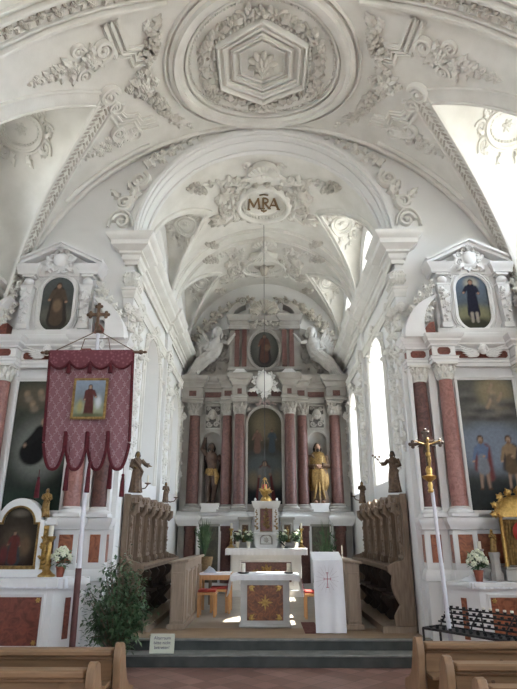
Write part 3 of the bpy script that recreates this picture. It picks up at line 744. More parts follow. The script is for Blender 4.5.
    for (yc, a, b, sl, sp) in CW:
        T = thing('window_surround', 'stucco frame with leafy crest around the %s window of the %s chancel wall' % ('far' if yc > 12 else 'near', nm), 'frame', (sd * XC, yc, sl), 'stucco window surrounds')
        g = G(); g.sweep2(step_band(.12, .06), [(yc - a - .07, sl)] + [(yc - (a + .07) * cos(pi * i / 18), sp + (a + .07) * sin(pi * i / 18)) for i in range(19)] + [(yc + a + .07, sl)], wl, False, flip=-1); g.build('moulded_frame', STUCCO, T)
        for q in (-1, 1): g = G(); spray(g, wl, [(yc + q * (a + .2), sp - .2), (yc + q * (a * .8 + .2), sp + a * .6), (yc + q * .1, sp + a + .2)], .2, 7, seed=31, lift=.07); g.build('crest_leaves', STUCCO, T)
        g = G(); shell(g, wl, yc, sp + a + .12, .2, pi / 2, 7, 2.4, .1)
        g.build('crest_shell', STUCCO, T)
    # pilaster capital under the impost block
    wf2 = lambda u, v, w: (sd * u, 8.62 - w, v)
    T = thing('pilaster_capital', 'stucco acanthus capital under the %s impost of the chancel arch' % nm, 'capital', (sd * 2.3, 8.6, 5.8), 'capitals of the chancel arch')
    g = G()
    for i in range(4): leaf(g, wf2, 2.23 + i * .05, 5.7, .26, .1, pi / 2, .09)
    scroll(g, wf2, 2.36, 5.88, .07, 1.4, 1, 0, .35); scroll(g, wf2, 2.24, 5.88, .07, 1.4, -1, pi, .35); g.build('front_leaves', STUCCO, T)
    ws = lambda u, v, w: (sd * (2.24 - w), u, v)
    g = G()
    for i in range(5): leaf(g, ws, 8.6 + i * .09, 5.7, .26, .12, pi / 2, .09)
    scroll(g, ws, 8.62, 5.88, .07, 1.4, 1, 0, .35); scroll(g, ws, 8.94, 5.88, .07, 1.4, -1, pi, .35); g.build('side_leaves', STUCCO, T)
    g = G(); spray(g, wf2, [(2.3, 5.35), (2.29, 5.0), (2.3, 4.6), (2.3, 4.2)], .17, 12, seed=40, lift=.06); cherub(g, wf2, 2.3, 5.25, .08, .16); g.build('hanging_leaves', STUCCO, T)
    g = G(); spray(g, ws, [(8.78, 5.35), (8.78, 5.0), (8.78, 4.2), (8.78, 3.0)], .2, 20, seed=41, lift=.06); cherub(g, ws, 8.78, 5.2, .09, .2); g.build('side_garland', STUCCO, T)

# chancel crown: shell, monogram medallion, angel, second medallion
T = thing('ceiling_shell', 'fan shaped stucco shell at the chancel vault crown just inside the arch', 'shell', ch_map(0, 9.6, 0))
g = G(); shell(g, ch_map, 0, 9.92, .42, -pi / 2, 11, 2.5, .07); g.build('shell_fan', STUCCO, T)
g = G()
for s in (-1, 1): scroll(g, ch_map, s * .36, 9.62, .1, 1.5, s, 0, .3); leaf(g, ch_map, s * .1, 9.95, .4, .14, 0 if s > 0 else pi, .06, s * .2); scroll(g, ch_map, s * .45, 10.2, .11, 1.4, -s, 0, .3)
g.build('shell_scrolls', STUCCO, T)
T = thing('monogram_medallion', 'oval stucco ceiling medallion framing brown gilt letters MRA in the chancel', 'medallion', ch_map(0, 11.05, 0))
g = G(); g.sweep2(band(.12, .09), ell(0, 11.05, .6, .66, 56), ch_map); beads(g, ch_map, ell(0, 11.05, .5, .55, 50), .04, .085); g.sweep2(band(.03, .03), ell(0, 11.05, .44, .5, 48), ch_map); g.build('oval_frame', STUCCO, T)
g = G()
for i in range(16):
    a = i * 2 * pi / 16; leaf(g, ch_map, .62 * cos(a), 11.05 + .7 * sin(a), .2, .14, a + .9, .06)
for a in (.55, -.55, pi - .55, pi + .55): scroll(g, ch_map, .78 * cos(a), 11.05 + .85 * sin(a), .11, 1.5, 1 if sin(a) * cos(a) > 0 else -1, a, .3)
g.build('leaf_border', STUCCO_MID_SHADE, T)
g = G(); S = .29
def mono(pts, w):
    for a, b in zip(pts, pts[1:]):
        d = Vector((b[0] - a[0], b[1] - a[1])); n = Vector((-d.y, d.x)).normalized() * w * .5
        q = [(a[0] + n.x, a[1] + n.y), (b[0] + n.x, b[1] + n.y), (b[0] - n.x, b[1] - n.y), (a[0] - n.x, a[1] - n.y)]
        P = [(-.0 + (x - 1.25) * S, 11.03 - (y - .5) * S * 1.45, h) for h in (.004, .02) for x, y in q]
        k = g.mark(); g.add(P, [(0, 1, 2, 3), (7, 6, 5, 4), (0, 4, 5, 1), (1, 5, 6, 2), (2, 6, 7, 3), (3, 7, 4, 0)]); g.xf(k, ch_map)
mono([(0, 0), (.1, 1)], .1); mono([(.1, 1), (.45, .2)], .16); mono([(.45, .2), (.8, 1)], .08); mono([(.8, 1), (.9, 0)], .16); mono([(-.12, 0), (.14, 0)], .07); mono([(.76, 0), (1.04, 0)], .07)
mono([(1.2, 0), (1.2, 1)], .16); mono([(1.2, 1), (1.45, .98), (1.58, .85), (1.6, .72), (1.5, .56), (1.2, .5)], .1); mono([(1.35, .5), (1.7, 0)], .12); mono([(1.06, 0), (1.34, 0)], .07)
mono([(1.68, 0), (2.06, 1)], .08); mono([(2.06, 1), (2.44, 0)], .17); mono([(1.82, .34), (2.28, .34)], .07); mono([(1.56, 0), (1.82, 0)], .07); mono([(2.3, 0), (2.58, 0)], .07)
mono([(1.25, 0), (1.25, -.4)], .07); mono([(1.02, -.18), (1.25, -.32), (1.48, -.18)], .08); mono([(.9, 1.28), (1.25, 1.34), (1.6, 1.28)], .06)
g.build('monogram', MONO, T, flat=True)
T = thing('ceiling_angel', 'stucco angel head with drapery between the two chancel medallions', 'angel', ch_map(0, 12.7, 0))
g = G(); shell(g, ch_map, 0, 12.95, .4, -pi / 2, 9, 2.6, .09); cherub(g, lambda u, v, w: ch_map(u, 12.85 - v, w), 0, 0, .1, .3); g.build('angel_head', STUCCO, T)
g = G()
shell(g, ch_map, 0, 13.15, .5, pi / 2, 9, 1.9, .08)
g.build('drapery', STUCCO, T)
T = thing('altar_medallion', 'second oval stucco medallion on the chancel vault nearest the high altar', 'medallion', ch_map(0, 14.2, 0))
g = G(); g.sweep2(step_band(.1, .07), ell(0, 14.2, .62, .5, 48), ch_map); beads(g, ch_map, ell(0, 14.2, .52, .41, 48), .03, .075); g.build('oval_frame', STUCCO, T)
g = G(); cherub(g, lambda u, v, w: ch_map(u, 14.2 - v, w), 0, 0, .12, .26); g.build('relief_head', STUCCO_OLD_SHADE, T)
g = G()
for i in range(14): a = i * 2 * pi / 14; leaf(g, ch_map, .66 * cos(a), 14.2 + .55 * sin(a), .2, .14, a + .9, .06)
g.build('leaf_border', STUCCO_MID_SHADE, T)
for y, d in ((12.22, 'nearer'), (12.72, 'farther')):
    g = G(); g.sweep2(step_band(.1, .045), [(u, y) for u in [-2.95 + i * .1 for i in range(60)]], ch_map, False)
    struct(g.build('trim_transverse_%s' % d, STUCCO))
# ================================================================== FIGURES AND PAINTINGS
def robe_rows(h, prof, folds=9, amp=.1, seed=0, seg=28, lean=0):
    rows = []; rd = random.Random(seed); ph = rd.random() * 6
    for z, rx, ry, cy in prof:
        k = max(0, 1 - z / .72); row = []
        for i in range(seg):
            a = 2 * pi * i / seg; q = 1 + amp * k * cos(folds * a + ph + 3 * z) + amp * .6 * k * cos((folds - 4) * a + ph * 2 - 5 * z)
            row.append((rx * q * cos(a) * h + lean * z * h, ry * q * sin(a) * h + cy * h, z * h))
        rows.append(row)
    return rows
ROBEP = [(0, .15, .12, 0), (.02, .155, .125, 0), (.15, .14, .11, 0), (.32, .13, .1, -.01), (.46, .12, .09, -.005), (.6, .095, .07, 0), (.7, .11, .075, 0), (.78, .12, .068, 0), (.82, .09, .05, .005), (.845, .045, .04, .005)]
def head(g, c, r, beard=False, hair=True, mat=0):
    x, y, z = c
    g.sph((x, y, z), (r * .8, r * .92, r * 1.12), 14, 10, mat)
    g.sph((x, y - r * .92, z - r * .1), (r * .13, r * .22, r * .24), 7, 5, mat)
    for s in (-1, 1):
        g.sph((x + s * r * .3, y - r * .78, z + r * .12), (r * .15, r * .1, r * .08), 6, 4, mat); g.sph((x + s * r * .78, y, z), (r * .12, r * .2, r * .25), 6, 4, mat)
    g.sph((x, y - r * .8, z - r * .48), (r * .25, r * .12, r * .1), 6, 4, mat)
    g.tube([(x, y + r * .1, z - r * .7), (x, y + r * .15, z - r * 1.8)], [r * .48, r * .55], 10, mat)
def hairg(g, c, r, long=True, beard=False):
    x, y, z = c
    g.sph((x, y + r * .2, z + r * .3), (r * .95, r * .98, r * .98), 12, 8)
    if long:
        for s in (-1, 1): g.tube([(x + s * r * .7, y + r * .1, z + r * .3), (x + s * r * .95, y + r * .2, z - r * .6), (x + s * r * .8, y + r * .25, z - r * 1.5)], [r * .3, r * .34, r * .16], 8)
    if beard: g.sph((x, y - r * .65, z - r * .85), (r * .42, r * .35, r * .6), 8, 6)
def hand(g, p, d, r, mat=0):
    """palm, four fingers and a thumb at p, pointing along d"""
    p = Vector(p); d = Vector(d).normalized(); s = d.orthogonal().normalized(); t = d.cross(s)
    g.tube([p, p + d * r * 1.1], [r * .55, r * .6], 8, mat)
    for i, ln in enumerate((1.0, 1.2, 1.1, .85)):
        b = p + d * r * 1.0 + s * r * (.42 - .28 * i)
        g.tube([b, b + d * r * ln * .55 + t * r * .12, b + d * r * ln * .9 + t * r * .4], [r * .16, r * .15, r * .11], 6, mat)
    b = p + d * r * .35 + s * r * .55
    g.tube([b, b + d * r * .4 + s * r * .4, b + d * r * .8 + s * r * .5], [r * .18, r * .16, r * .12], 6, mat)
def arm(g, pts, r0, r1, h, mat=0):
    P = [Vector(p) * h for p in pts]; n = len(P)
    g.tube(P, [h * (r0 + (r1 - r0) * i / (n - 1)) for i in range(n)], 9, mat); hand(g, P[-1], P[-1] - P[-2], h * .026, mat)
def statue(name, label, base, h, rz, bodym, robem, hairm, cat='statue', group=None, arms=None, beard=False, robeprof=ROBEP, folds=9, extra=None, pedestal=None, vox=.0075, seed=0):
    """robed figure facing -Y, turned by rz about its base"""
    T = thing(name, label, cat, base, group)
    arms = arms or [[(-.11, 0, .78), (-.15, -.03, .64), (-.06, -.13, .66)], [(.11, 0, .78), (.16, -.02, .62), (.09, -.13, .58)]]
    def put(g, k): g.move(k, *base, rz)
    pz = 0
    if pedestal:
        g = G(); ph, pw, pm = pedestal; k = g.mark()
        g.lathe([(pw * .8, 0), (pw, .0), (pw, ph * .25), (pw * .75, ph * .35), (pw * .75, ph * .8), (pw * .9, ph * .9), (pw * .9, ph), (0, ph)], (0, 0, 0), 8); put(g, k); g.build('pedestal', pm, T); pz = ph
    def lift(x, y, z): return (x, y, z + pz)
    g = G(); hc = (0, -.01 * h, .92 * h); head(g, hc, .062 * h)
    g.loft(robe_rows(h, [(z, rx * .86, ry * .86, cy) for z, rx, ry, cy in robeprof if z >= .3], folds, .02, seed))
    for a in arms: arm(g, a, .034, .022, h)
    g.sph((-.06 * h, -.1 * h, .02 * h), (.035 * h, .07 * h, .025 * h), 8, 5); g.sph((.06 * h, -.1 * h, .02 * h), (.035 * h, .07 * h, .025 * h), 8, 5)
    for sx in (-1, 1): g.tube([(sx * .06 * h, -.05 * h, .02 * h), (sx * .06 * h, 0, .35 * h)], [.035 * h, .05 * h], 8)
    g.xf(0, lift); put(g, 0); g.build('body', bodym, T, remesh=vox * h)
    g = G(); hairg(g, hc, .062 * h, True, beard); g.xf(0, lift); put(g, 0); g.build('hair', hairm, T)
    g = G(); g.loft(robe_rows(h, robeprof, folds, .12, seed))
    for a in arms:
        P = [Vector(p) * h for p in a]; g.tube([P[0], P[1], P[1].lerp(P[2], .65)], [.055 * h, .05 * h, .06 * h], 10)
    g.tube([(-.11 * h, -.06 * h, .79 * h), (0, -.085 * h, .66 * h), (.12 * h, -.06 * h, .5 * h), (.06 * h, -.1 * h, .3 * h)], [.02 * h, .035 * h, .04 * h, .02 * h], 8)
    g.xf(0, lift); put(g, 0); g.build('robe', robem, T)
    if extra:
        for nm, fn, m in extra:
            g = G(); fn(g, h); g.xf(0, lift); put(g, 0); g.build(nm, m, T)
    return T

def _sm(d, s): 
    t = max(0, min(1, .5 - d / (2 * s))); return t * t * (3 - 2 * t)
class Pic:
    """small painter: soft ellipses and strokes laid over a ground"""
    def __init__(s, top, bottom, H): s.top, s.bottom, s.H, s.p = top, bottom, H, []
    def e(s, x, y, rx, ry, c, soft=.03): s.p.append(('e', x, y, rx, ry, c, soft)); return s
    def l(s, x1, y1, x2, y2, r1, r2, c, soft=.015): s.p.append(('l', x1, y1, x2, y2, r1, r2, c, soft)); return s
    def person(s, x, y, h, robe, skin=(.40, .25, .17), hair=(.06, .04, .03), cloak=None, look=0, arm_l=(-.2, .55), arm_r=(.2, .5)):
        if cloak: s.l(x, y + .75 * h, x + .02 * h, y + .05 * h, .15 * h, .24 * h, cloak)
        s.l(x, y + .78 * h, x, y + .05 * h, .1 * h, .16 * h, robe)
        for sx, ar in ((-1, arm_l), (1, arm_r)):
            s.l(x + sx * .11 * h, y + .76 * h, x + ar[0] * h, y + ar[1] * h, .055 * h, .04 * h, tuple(q * 1.15 for q in robe)); s.e(x + ar[0] * h, y + ar[1] * h, .03 * h, .03 * h, skin, .01)
        s.e(x, y + .915 * h, .065 * h, .08 * h, hair, .012); s.e(x + look * .02 * h, y + .9 * h, .048 * h, .06 * h, skin, .012); return s
    def at(s, x, y):
        t = y / s.H; c = [s.bottom[i] + (s.top[i] - s.bottom[i]) * t for i in range(3)]
        for q in s.p:
            if q[0] == 'e':
                _, cx, cy, rx, ry, col, sf = q; d = (hypot((x - cx) / rx, (y - cy) / ry) - 1) * min(rx, ry)
            else:
                _, x1, y1, x2, y2, r1, r2, col, sf = q; dx, dy = x2 - x1, y2 - y1
                u = max(0, min(1, ((x - x1) * dx + (y - y1) * dy) / (dx * dx + dy * dy + 1e-9))); d = hypot(x - x1 - u * dx, y - y1 - u * dy) - (r1 + (r2 - r1) * u)
            if d < sf:
                a = _sm(d, sf); c = [c[i] + (col[i] - c[i]) * a for i in range(3)]
        return tuple(c)
def canvas(parent, pic, half, z0, z1, Y, cx, shape='rect', name='painting', nu=44, nv=80, arch=None):
    """flat canvas; picture coordinates: x from -.5 to .5 across, y from 0 up in the same unit"""
    g = G(); g.col = []; W = 2 * half; rows = []
    for j in range(nv + 1):
        z = z0 + (z1 - z0) * j / nv; hw = half
        if shape == 'arch':
            sp = z1 - arch
            if z > sp: hw = sqrt(max(arch * arch - (z - sp) ** 2, 1e-6)) * half / arch if arch <= half + 1e-6 else half
            if arch < half and z > sp: hw = sqrt(max(arch * arch - (z - sp) ** 2, 1e-6))
        elif shape == 'ellipse':
            t = (z - (z0 + z1) / 2) / ((z1 - z0) / 2); hw = half * sqrt(max(1 - t * t, 1e-5))
        elif shape == 'stadium':
            if z > z1 - half: hw = sqrt(max(half ** 2 - (z - z1 + half) ** 2, 1e-6))
            elif z < z0 + half: hw = sqrt(max(half ** 2 - (z0 + half - z) ** 2, 1e-6))
        row = []
        for i in range(nu + 1):
            x = -hw + 2 * hw * i / nu; row.append((cx + x, Y, z)); g.col.append(pic.at(x / W, (z - z0) / W))
        rows.append(row)
    g.grid(rows); return g.build(name, OIL, parent, flat=True)

def column(T, x, y, z0, z1, zc, r, shaftm, stonem, capm=None, lz=None):
    """base, shaft, corinthian capital as three parts of T"""
    g = G(); H = zc - z0 - r * 1.2; g.lathe([(r * (1 - .16 * (i / 12) ** 1.8), H * i / 12) for i in range(13)], (x, y, z0 + r * 1.2), 28); T = g.build('column', shaftm, T)
    g = G(); g.box(x - r * 1.5, x + r * 1.5, y - r * 1.5, y + r * 1.5, z0, z0 + r * .35); g.lathe([(r * 1.45, r * .35), (r * 1.5, r * .55), (r * 1.4, r * .75), (r * 1.15, r * .85), (r * 1.25, r * 1.05), (r * 1.05, r * 1.2), (0, r * 1.2)], (x, y, z0), 24); b = g.build('column_base', stonem, T)
    g = G(); h = z1 - zc; q = r * .84
    g.lathe([(q * 1.12, 0), (q * 1.15, h * .05), (q, h * .1), (q * 1.05, h * .6), (q * 1.35, h * .86), (0, h * .86)], (x, y, zc), 20)
    g.box(x - r * 1.35, x + r * 1.35, y - r * 1.35, y + r * 1.35, zc + h * .87, z1)
    for ring, (n, zz, L) in enumerate(((8, .08, .5), (8, .3, .62))):
        for i in range(n):
            a = 2 * pi * (i + ring * .5) / n
            mp = (lambda ca, sa: (lambda u, v, w: (x + ca * (q * 1.05 + w + .35 * max(0, v - h * .4) ** 1 * .8) - sa * u, y + sa * (q * 1.05 + w + .35 * max(0, v - h * .4) * .8) + ca * u, zc + v)))(cos(a), sin(a))
            leaf(g, mp, 0, h * zz, h * L, q * .8, pi / 2, r * .32, 0, 2)
    for sx in (-1, 1):
        for sy in (-1, 1):
            a = atan2(sy, sx); k = g.mark(); scroll(g, lambda u, v, w: (u, w, v), 0, 0, r * .42, 1.3, 1, 0, .35); g.move(k, x + r * 1.2 * cos(a), y + r * 1.2 * sin(a), zc + h * .72, a)
    g.build('column_capital', capm or stonem, T)
def octa(x0, x1, z0, z1, c, Y): return [(x0 + c, Y, z0), (x1 - c, Y, z0), (x1, Y, z0 + c), (x1, Y, z1 - c), (x1 - c, Y, z1), (x0 + c, Y, z1), (x0, Y, z1 - c), (x0, Y, z0 + c)]

# ================================================================== SIDE ALTARS
def side_altar(C, nm, pic, ovalpic, label):
    T = thing('side_altar', label, 'altar', (C, 8.45, 0), 'side altars')
    X = lambda x: C + x
    path = [(X(-1.18), 8.64), (X(-1.18), 8.45), (X(-.83), 8.45), (X(-.83), 8.26), (X(-.47), 8.26), (X(-.47), 8.46), (X(.47), 8.46), (X(.47), 8.26), (X(.83), 8.26), (X(.83), 8.45), (X(1.18), 8.45), (X(1.18), 8.64)]
    W = WHITEP
    def body(g, z0, z1, d=0):
        for a, b, y in ((-1.17, 1.17, 8.46), (-1.18, -.82, 8.45), (.82, 1.18, 8.45), (-.83, -.47, 8.26), (.47, .83, 8.26)): g.box(X(a) + d, X(b) - d, y + d, 8.65, z0, z1)
    g = G(); body(g, 0, 1.1); body(g, 1.1, 1.88, .012)
    g.sweep([(0, 1.02), (.03, 1.03), (.04, 1.09), (.02, 1.13), (.01, 1.17), (0, 1.18)], path, 1); g.sweep([(0, 1.71), (.02, 1.72), (.03, 1.76), (.06, 1.80), (.075, 1.85), (.075, 1.88), (0, 1.89)], path, 1); g.sweep([(0, 0), (.04, 0), (.04, .18), (.02, .22), (0, .22)], path, 1)
    g.build('pedestal', W, T)
    g = G()
    for s in (-1, 1):
        for a, b, y0, y1 in ((s * .65 - .1, s * .65 + .1, 8.262, 8.28), (s * 1.01 - .075, s * 1.01 + .075, 8.452, 8.47), (s * .818 - .005, s * .818 + .005, 8.30, 8.41), (s * 1.168 - .005, s * 1.168 + .005, 8.49, 8.6), (s * .482 - .005, s * .482 + .005, 8.31, 8.42)):
            g = G(); g.box(X(a), X(b), y0, y1, 1.27, 1.65); g.build('pedestal_panel', ORANGE, T)
    g = G(); g.box(X(-.40), X(.40), 8.455, 8.48, 1.26, 1.66); g.build('pedestal_panel', ORANGE, T)
    # wall behind the columns
    g = G(); g.box(X(-1.16), X(1.16), 8.54, 8.65, 1.88, 4.2)
    for s in (-1, 1):
        g.box(X(s * .82) - .06, X(s * .82) + .06, 8.44, 8.56, 1.88, 4.2); g.box(X(s * 1.15) - .03, X(s * 1.15) + .02, 8.47, 8.56, 1.88, 4.2); g.box(X(s * .53) - .04, X(s * .53) + .04, 8.46, 8.56, 1.88, 4.2)
    g.build('back_wall', W, T, bev=.006)
    for s in (-1, 1):
        column(T, X(s * .645), 8.36, 1.89, 4.19, 3.93, .124, SALMON, W, STUCCO); column(T, X(s * 1.005), 8.53, 1.89, 4.19, 3.93, .122, HRED, W, STUCCO)
    # main picture
    mp = wall_front(8.47); fr = [(X(-.47), 1.95), (X(.47), 1.95), (X(.47), 4.0), (X(-.47), 4.0)]
    g = G(); g.sweep2(step_band(.07, .05), fr, mp); beads(g, mp, [(X(-.49), 2.0), (X(-.49), 4.02), (X(.49), 4.02), (X(.49), 2.0)], .016, .042, False); fo = g.build('picture_frame', W, T)
    canvas(fo, pic, .45, 1.96, 3.99, 8.475, C)
    # entablature
    g = G(); body(g, 4.2, 4.62)
    g.sweep([(0, 4.18), (.02, 4.19), (.02, 4.24), (.035, 4.25), (.035, 4.29), (.05, 4.3), (0, 4.31)], path, 1); g.sweep([(0, 4.46), (.03, 4.47), (.03, 4.5), (.08, 4.54), (.08, 4.57), (.12, 4.61), (.13, 4.65), (0, 4.67)], path, 1); g.build('entablature', W, T)
    g = G()
    for s in (-1, 1):
        for a, w_, y in ((.65, .10, 8.262), (1.005, .12, 8.452)): g = G(); g.prism(octa(X(s * a - w_), X(s * a + w_), 4.33, 4.445, .03, y), (0, -.012, 0)); g.build('frieze_panel', RED, T)
        for a, y0, y1 in ((.83, 8.30, 8.40), (1.18, 8.5, 8.58)): g = G(); g.box(X(s * a) - .01, X(s * a) + .01, y0, y1, 4.335, 4.44); g.build('frieze_panel', RED, T)
    g = G(); g.prism(octa(X(-.43), X(.43), 4.33, 4.445, .03, 8.462), (0, -.012, 0)); g.build('frieze_panel', RED, T)
    g = G(); cherub(g, wall_front(8.38), C, 4.43, .075, .38); g.build('cherub_head', W, T)
    # curved pediment ends
    for s in (-1, 1):
        g = G(); N = 14; cx, cz = X(s * .5), 4.62
        arc = lambda r, a: (cx + s * r * cos(a), cz + r * sin(a))
        o = [arc(.74, .0 + (pi * .43) * i / N) for i in range(N + 1)]; i_ = [arc(.40 + .33 * (i / N) ** 1.5, .0 + (pi * .425) * i / N) for i in range(N + 1)][::-1]
        g.prism([(x, 8.22, z) for x, z in o + i_], (0, .32, 0)); g.build('curved_pediment', W, T, bev=.015)
        g = G(); g.prism([(cx + s * a, 8.34, cz + b) for a, b in ((.42, .05), (.40, .16), (.3, .28), (.22, .3), (.22, .05))], (0, .2, 0)); g.build('pediment_panel', RED, T)
        g = G(); m2 = wall_front(8.45)
        sg = lambda lst: [(X(s * a), b) for a, b in lst]
        spray(g, m2, sg([(1.02, 4.98), (.92, 5.2), (.8, 5.42), (.7, 5.62)]), .2, 9, lift=.08, seed=3); spray(g, m2, sg([(.96, 4.95), (.82, 5.1), (.72, 5.3)]), .18, 7, lift=.09, seed=4)
        for q in range(5): rosette(g, m2, X(s * (.76 + .06 * q)), 5.36 - q * .09, .06, 6, .08)
        g.build('leaf_volute', STUCCO, T)
    # upper storey
    g = G(); g.box(X(-.74), X(.74), 8.36, 8.65, 4.65, 4.73); g.box(X(-.66), X(.66), 8.40, 8.65, 4.73, 4.83); g.box(X(-.62), X(.62), 8.5, 8.65, 4.83, 6.0); g.build('attic', W, T, bev=.012)
    for s in (-1, 1):
        g = G(); x = X(s * .5)
        for z0, z1, w0, w1 in ((4.83, 4.92, .085, .085), (4.92, 5.58, .06, .10), (5.58, 5.62, .11, .11)):
            g.loft([[(x - w, 8.5, z), (x - w, 8.36, z), (x + w, 8.36, z), (x + w, 8.5, z)] for z, w in ((z0, w0), (z1, w1))])
        g.sph((x, 8.42, 5.69), (.085, .08, .075), 14, 8); g.box(x - .1, x + .1, 8.34, 8.5, 5.76, 5.80); g.build('herm_pilaster', W, T, bev=.006)
        g = G(); m3 = wall_front(8.36); spray(g, m3, [(x, 5.56), (x, 5.35), (x, 5.0)], .12, 7, lift=.05, seed=6); leaf(g, m3, x, 5.5, .2, .16, -pi / 2, .06); g.build('herm_leaves', W, T)
    g = G(); m4 = wall_front(8.48); g.sweep2(step_band(.075, .05), stadium(C, 5.31, .305, .53), m4); g.sweep2(band(.025, .02), stadium(C, 5.31, .365, .585), m4); fo = g.build('oval_frame', W, T)
    canvas(fo, ovalpic, .285, 4.80, 5.82, 8.485, C, 'stadium', 'oval_painting', 36, 60)
    g = G()
    for sx in (-1, 1):
        for sz in (-1, 1): scroll(g, m4, X(sx * .31), 5.32 + sz * .5, .07, 1.4, sx * sz, 0, .3); leaf(g, m4, X(sx * .3), 5.32 + sz * .45, .2, .1, pi / 2 * sz, .05)
    g.build('corner_scroll', W, T)
    g = G(); pth = [(X(-.66), 8.64), (X(-.66), 8.36), (X(-.38), 8.36), (X(-.38), 8.46), (X(.38), 8.46), (X(.38), 8.36), (X(.66), 8.36), (X(.66), 8.64)]
    g.sweep([(0, 5.8), (.02, 5.81), (.03, 5.88), (.08, 5.93), (.09, 5.97), (0, 5.98)], pth, 1); g.build('attic_cornice', W, T)
    g = G()
    for s in (-1, 1):
        a = Vector((X(s * .72), 5.97)); b = Vector((C, 6.33)); d = (b - a).normalized(); n = Vector((-d.y * s, d.x * s)) * 1
        if n.y < 0: n = -n
        for off, th, y0 in ((0, .045, 8.34), (.045, .04, 8.28)):
            p = a + n * off; q = b + Vector((0, off * 1.15)); p2 = a + n * (off + th); q2 = b + Vector((0, (off + th) * 1.15))
            g.prism([(p.x, y0, p.y), (q.x, y0, q.y), (q2.x, y0, q2.y), (p2.x, y0, p2.y)], (0, 8.65 - y0, 0))
    g.prism([(X(-.66), 8.5, 5.97), (X(.66), 8.5, 5.97), (C, 8.5, 6.33)], (0, .15, 0)); g.build('pediment', W, T)
    g = G(); m5 = wall_front(8.42); k = g.mark(); g.sph((C, 6.09, .02), (.12, .14, .06), 16, 8); g.xf(k, m5)
    for a in range(8): scroll(g, m5, C + .17 * cos(a * pi / 4 + .39), 6.09 + .17 * sin(a * pi / 4 + .39), .085, 1.3, 1 if a % 2 else -1, a, .36)
    for q in (-1, 1): leaf(g, m5, C + q * .1, 5.98, .2, .12, -pi / 2 + q * .8, .1)
    shell(g, m5, C, 6.22, .12, pi / 2, 5, 2.0, .1); g.build('cartouche', W, T)
    return T
sk = (.42, .27, .19)
picL = Pic((.06, .065, .05), (.02, .026, .022), 2.33)
picL.e(0, 1.05, .42, .5, (.17, .18, .16), .2).e(-.2, 1.95, .35, .22, (.10, .09, .065), .12).e(.25, 2.1, .3, .2, (.085, .08, .06), .1)
for x, y in ((-.32, 2.0), (-.2, 1.82), (-.08, 2.02), (.1, 1.95)): picL.e(x, y, .05, .06, (.26, .19, .13), .03).e(x + .04, y - .09, .07, .06, (.20, .16, .12), .03)
picL.l(.02, 1.32, -.1, .98, .13, .22, (.012, .012, .012), .03).l(.0, 1.3, -.22, 1.12, .07, .05, (.015, .015, .015)).e(.05, 1.5, .055, .07, (.30, .2, .14), .015).e(-.24, 1.1, .03, .03, (.3, .2, .14), .01)
picL.e(0, .1, .6, .28, (.03, .045, .035), .1)
picR = Pic((.14, .14, .12), (.045, .05, .05), 2.33)
picR.e(0, 1.05, .7, .42, (.20, .24, .30), .2).e(-.3, 1.9, .4, .25, (.11, .11, .10), .15).e(.35, 1.75, .35, .22, (.09, .09, .085), .12).e(.15, 2.0, .3, .3, (.27, .23, .15), .15)
picR.e(.12, 1.98, .05, .06, (.38, .29, .2), .02).l(.12, 1.9, .1, 1.7, .08, .14, (.22, .19, .15), .04).e(.25, 1.8, .08, .06, (.16, .15, .14), .04).e(-.02, 1.66, .16, .06, (.10, .10, .10), .05)
picR.e(0, .25, .7, .28, (.04, .045, .045), .12)
for x, c1, c2, c3 in ((-.2, (.13, .18, .29), (.21, .23, .26), (.17, .055, .055)), (.27, (.27, .19, .115), (.12, .085, .055), (.06, .05, .05))):
    picR.l(x + .05, 1.02, x + .1, .56, .1, .07, c3, .03).l(x - .05, 1.0, x - .1, .7, .07, .05, c3, .03)
    for q in (-.045, .05): picR.l(x + q, .72, x + q * 1.3, .40, .034, .02, (.33, .23, .17), .012).e(x + q * 1.5, .37, .035, .018, (.10, .06, .04), .01)
    picR.l(x, 1.04, x, .9, .085, .075, c1, .015).l(x, .86, x, .70, .08, .105, c2, .02).l(x - .09, 1.04, x - .15, .84, .032, .024, c1, .012).e(x - .15, .82, .022, .022, sk, .01).l(x + .09, 1.04, x + .06, .88, .032, .024, c1, .012).e(x + .03, .9, .022, .022, sk, .01)
    picR.e(x, 1.19, .055, .07, (.09, .055, .035), .012).e(x, 1.175, .038, .05, (.38, .26, .19), .012).e(x, 1.13, .03, .03, (.2, .12, .08), .012)
for x, y in ((-.3, 1.62), (-.18, 1.74), (.02, 1.6), (.3, 1.64), (.36, 1.85), (-.36, 1.95)): picR.e(x, y, .12, .05, (.18, .175, .16), .06).e(x + .04, y - .06, .12, .04, (.075, .075, .07), .05)
for x, y in ((.0, 1.74), (.2, 1.86), (.05, 2.02)): picR.l(x, y, x + .06, y + .1, .03, .025, (.32, .24, .17), .015).e(x + .07, y + .13, .022, .026, (.36, .26, .2), .01)
ovL = Pic((.10, .115, .115), (.05, .05, .04), 1.88); ovL.e(0, .55, .6, .25, (.13, .13, .11), .15).person(0, .35, 1.25, (.085, .06, .045), (.36, .22, .15), cloak=(.04, .035, .03)).e(0, .85, .13, .2, (.20, .14, .09), .05)
ovR = Pic((.13, .17, .23), (.05, .05, .03), 1.88); ovR.e(0, .5, .6, .3, (.20, .19, .11), .15).e(0, .2, .5, .22, (.045, .045, .03), .1).e(.02, 1.5, .2, .2, (.35, .33, .27), .1)
ovR.person(.0, .5, 1.15, (.018, .018, .03), (.34, .2, .14), arm_l=(-.2, .62), arm_r=(.17, .6)).l(-.06, .55, -.06, .3, .05, .04, (.3, .26, .22)).l(.08, .55, .09, .3, .05, .04, (.3, .26, .22))
side_altar(-3.48, 'left', picL, ovL, 'white and red marble side altar on the left with dark painting behind the banner')
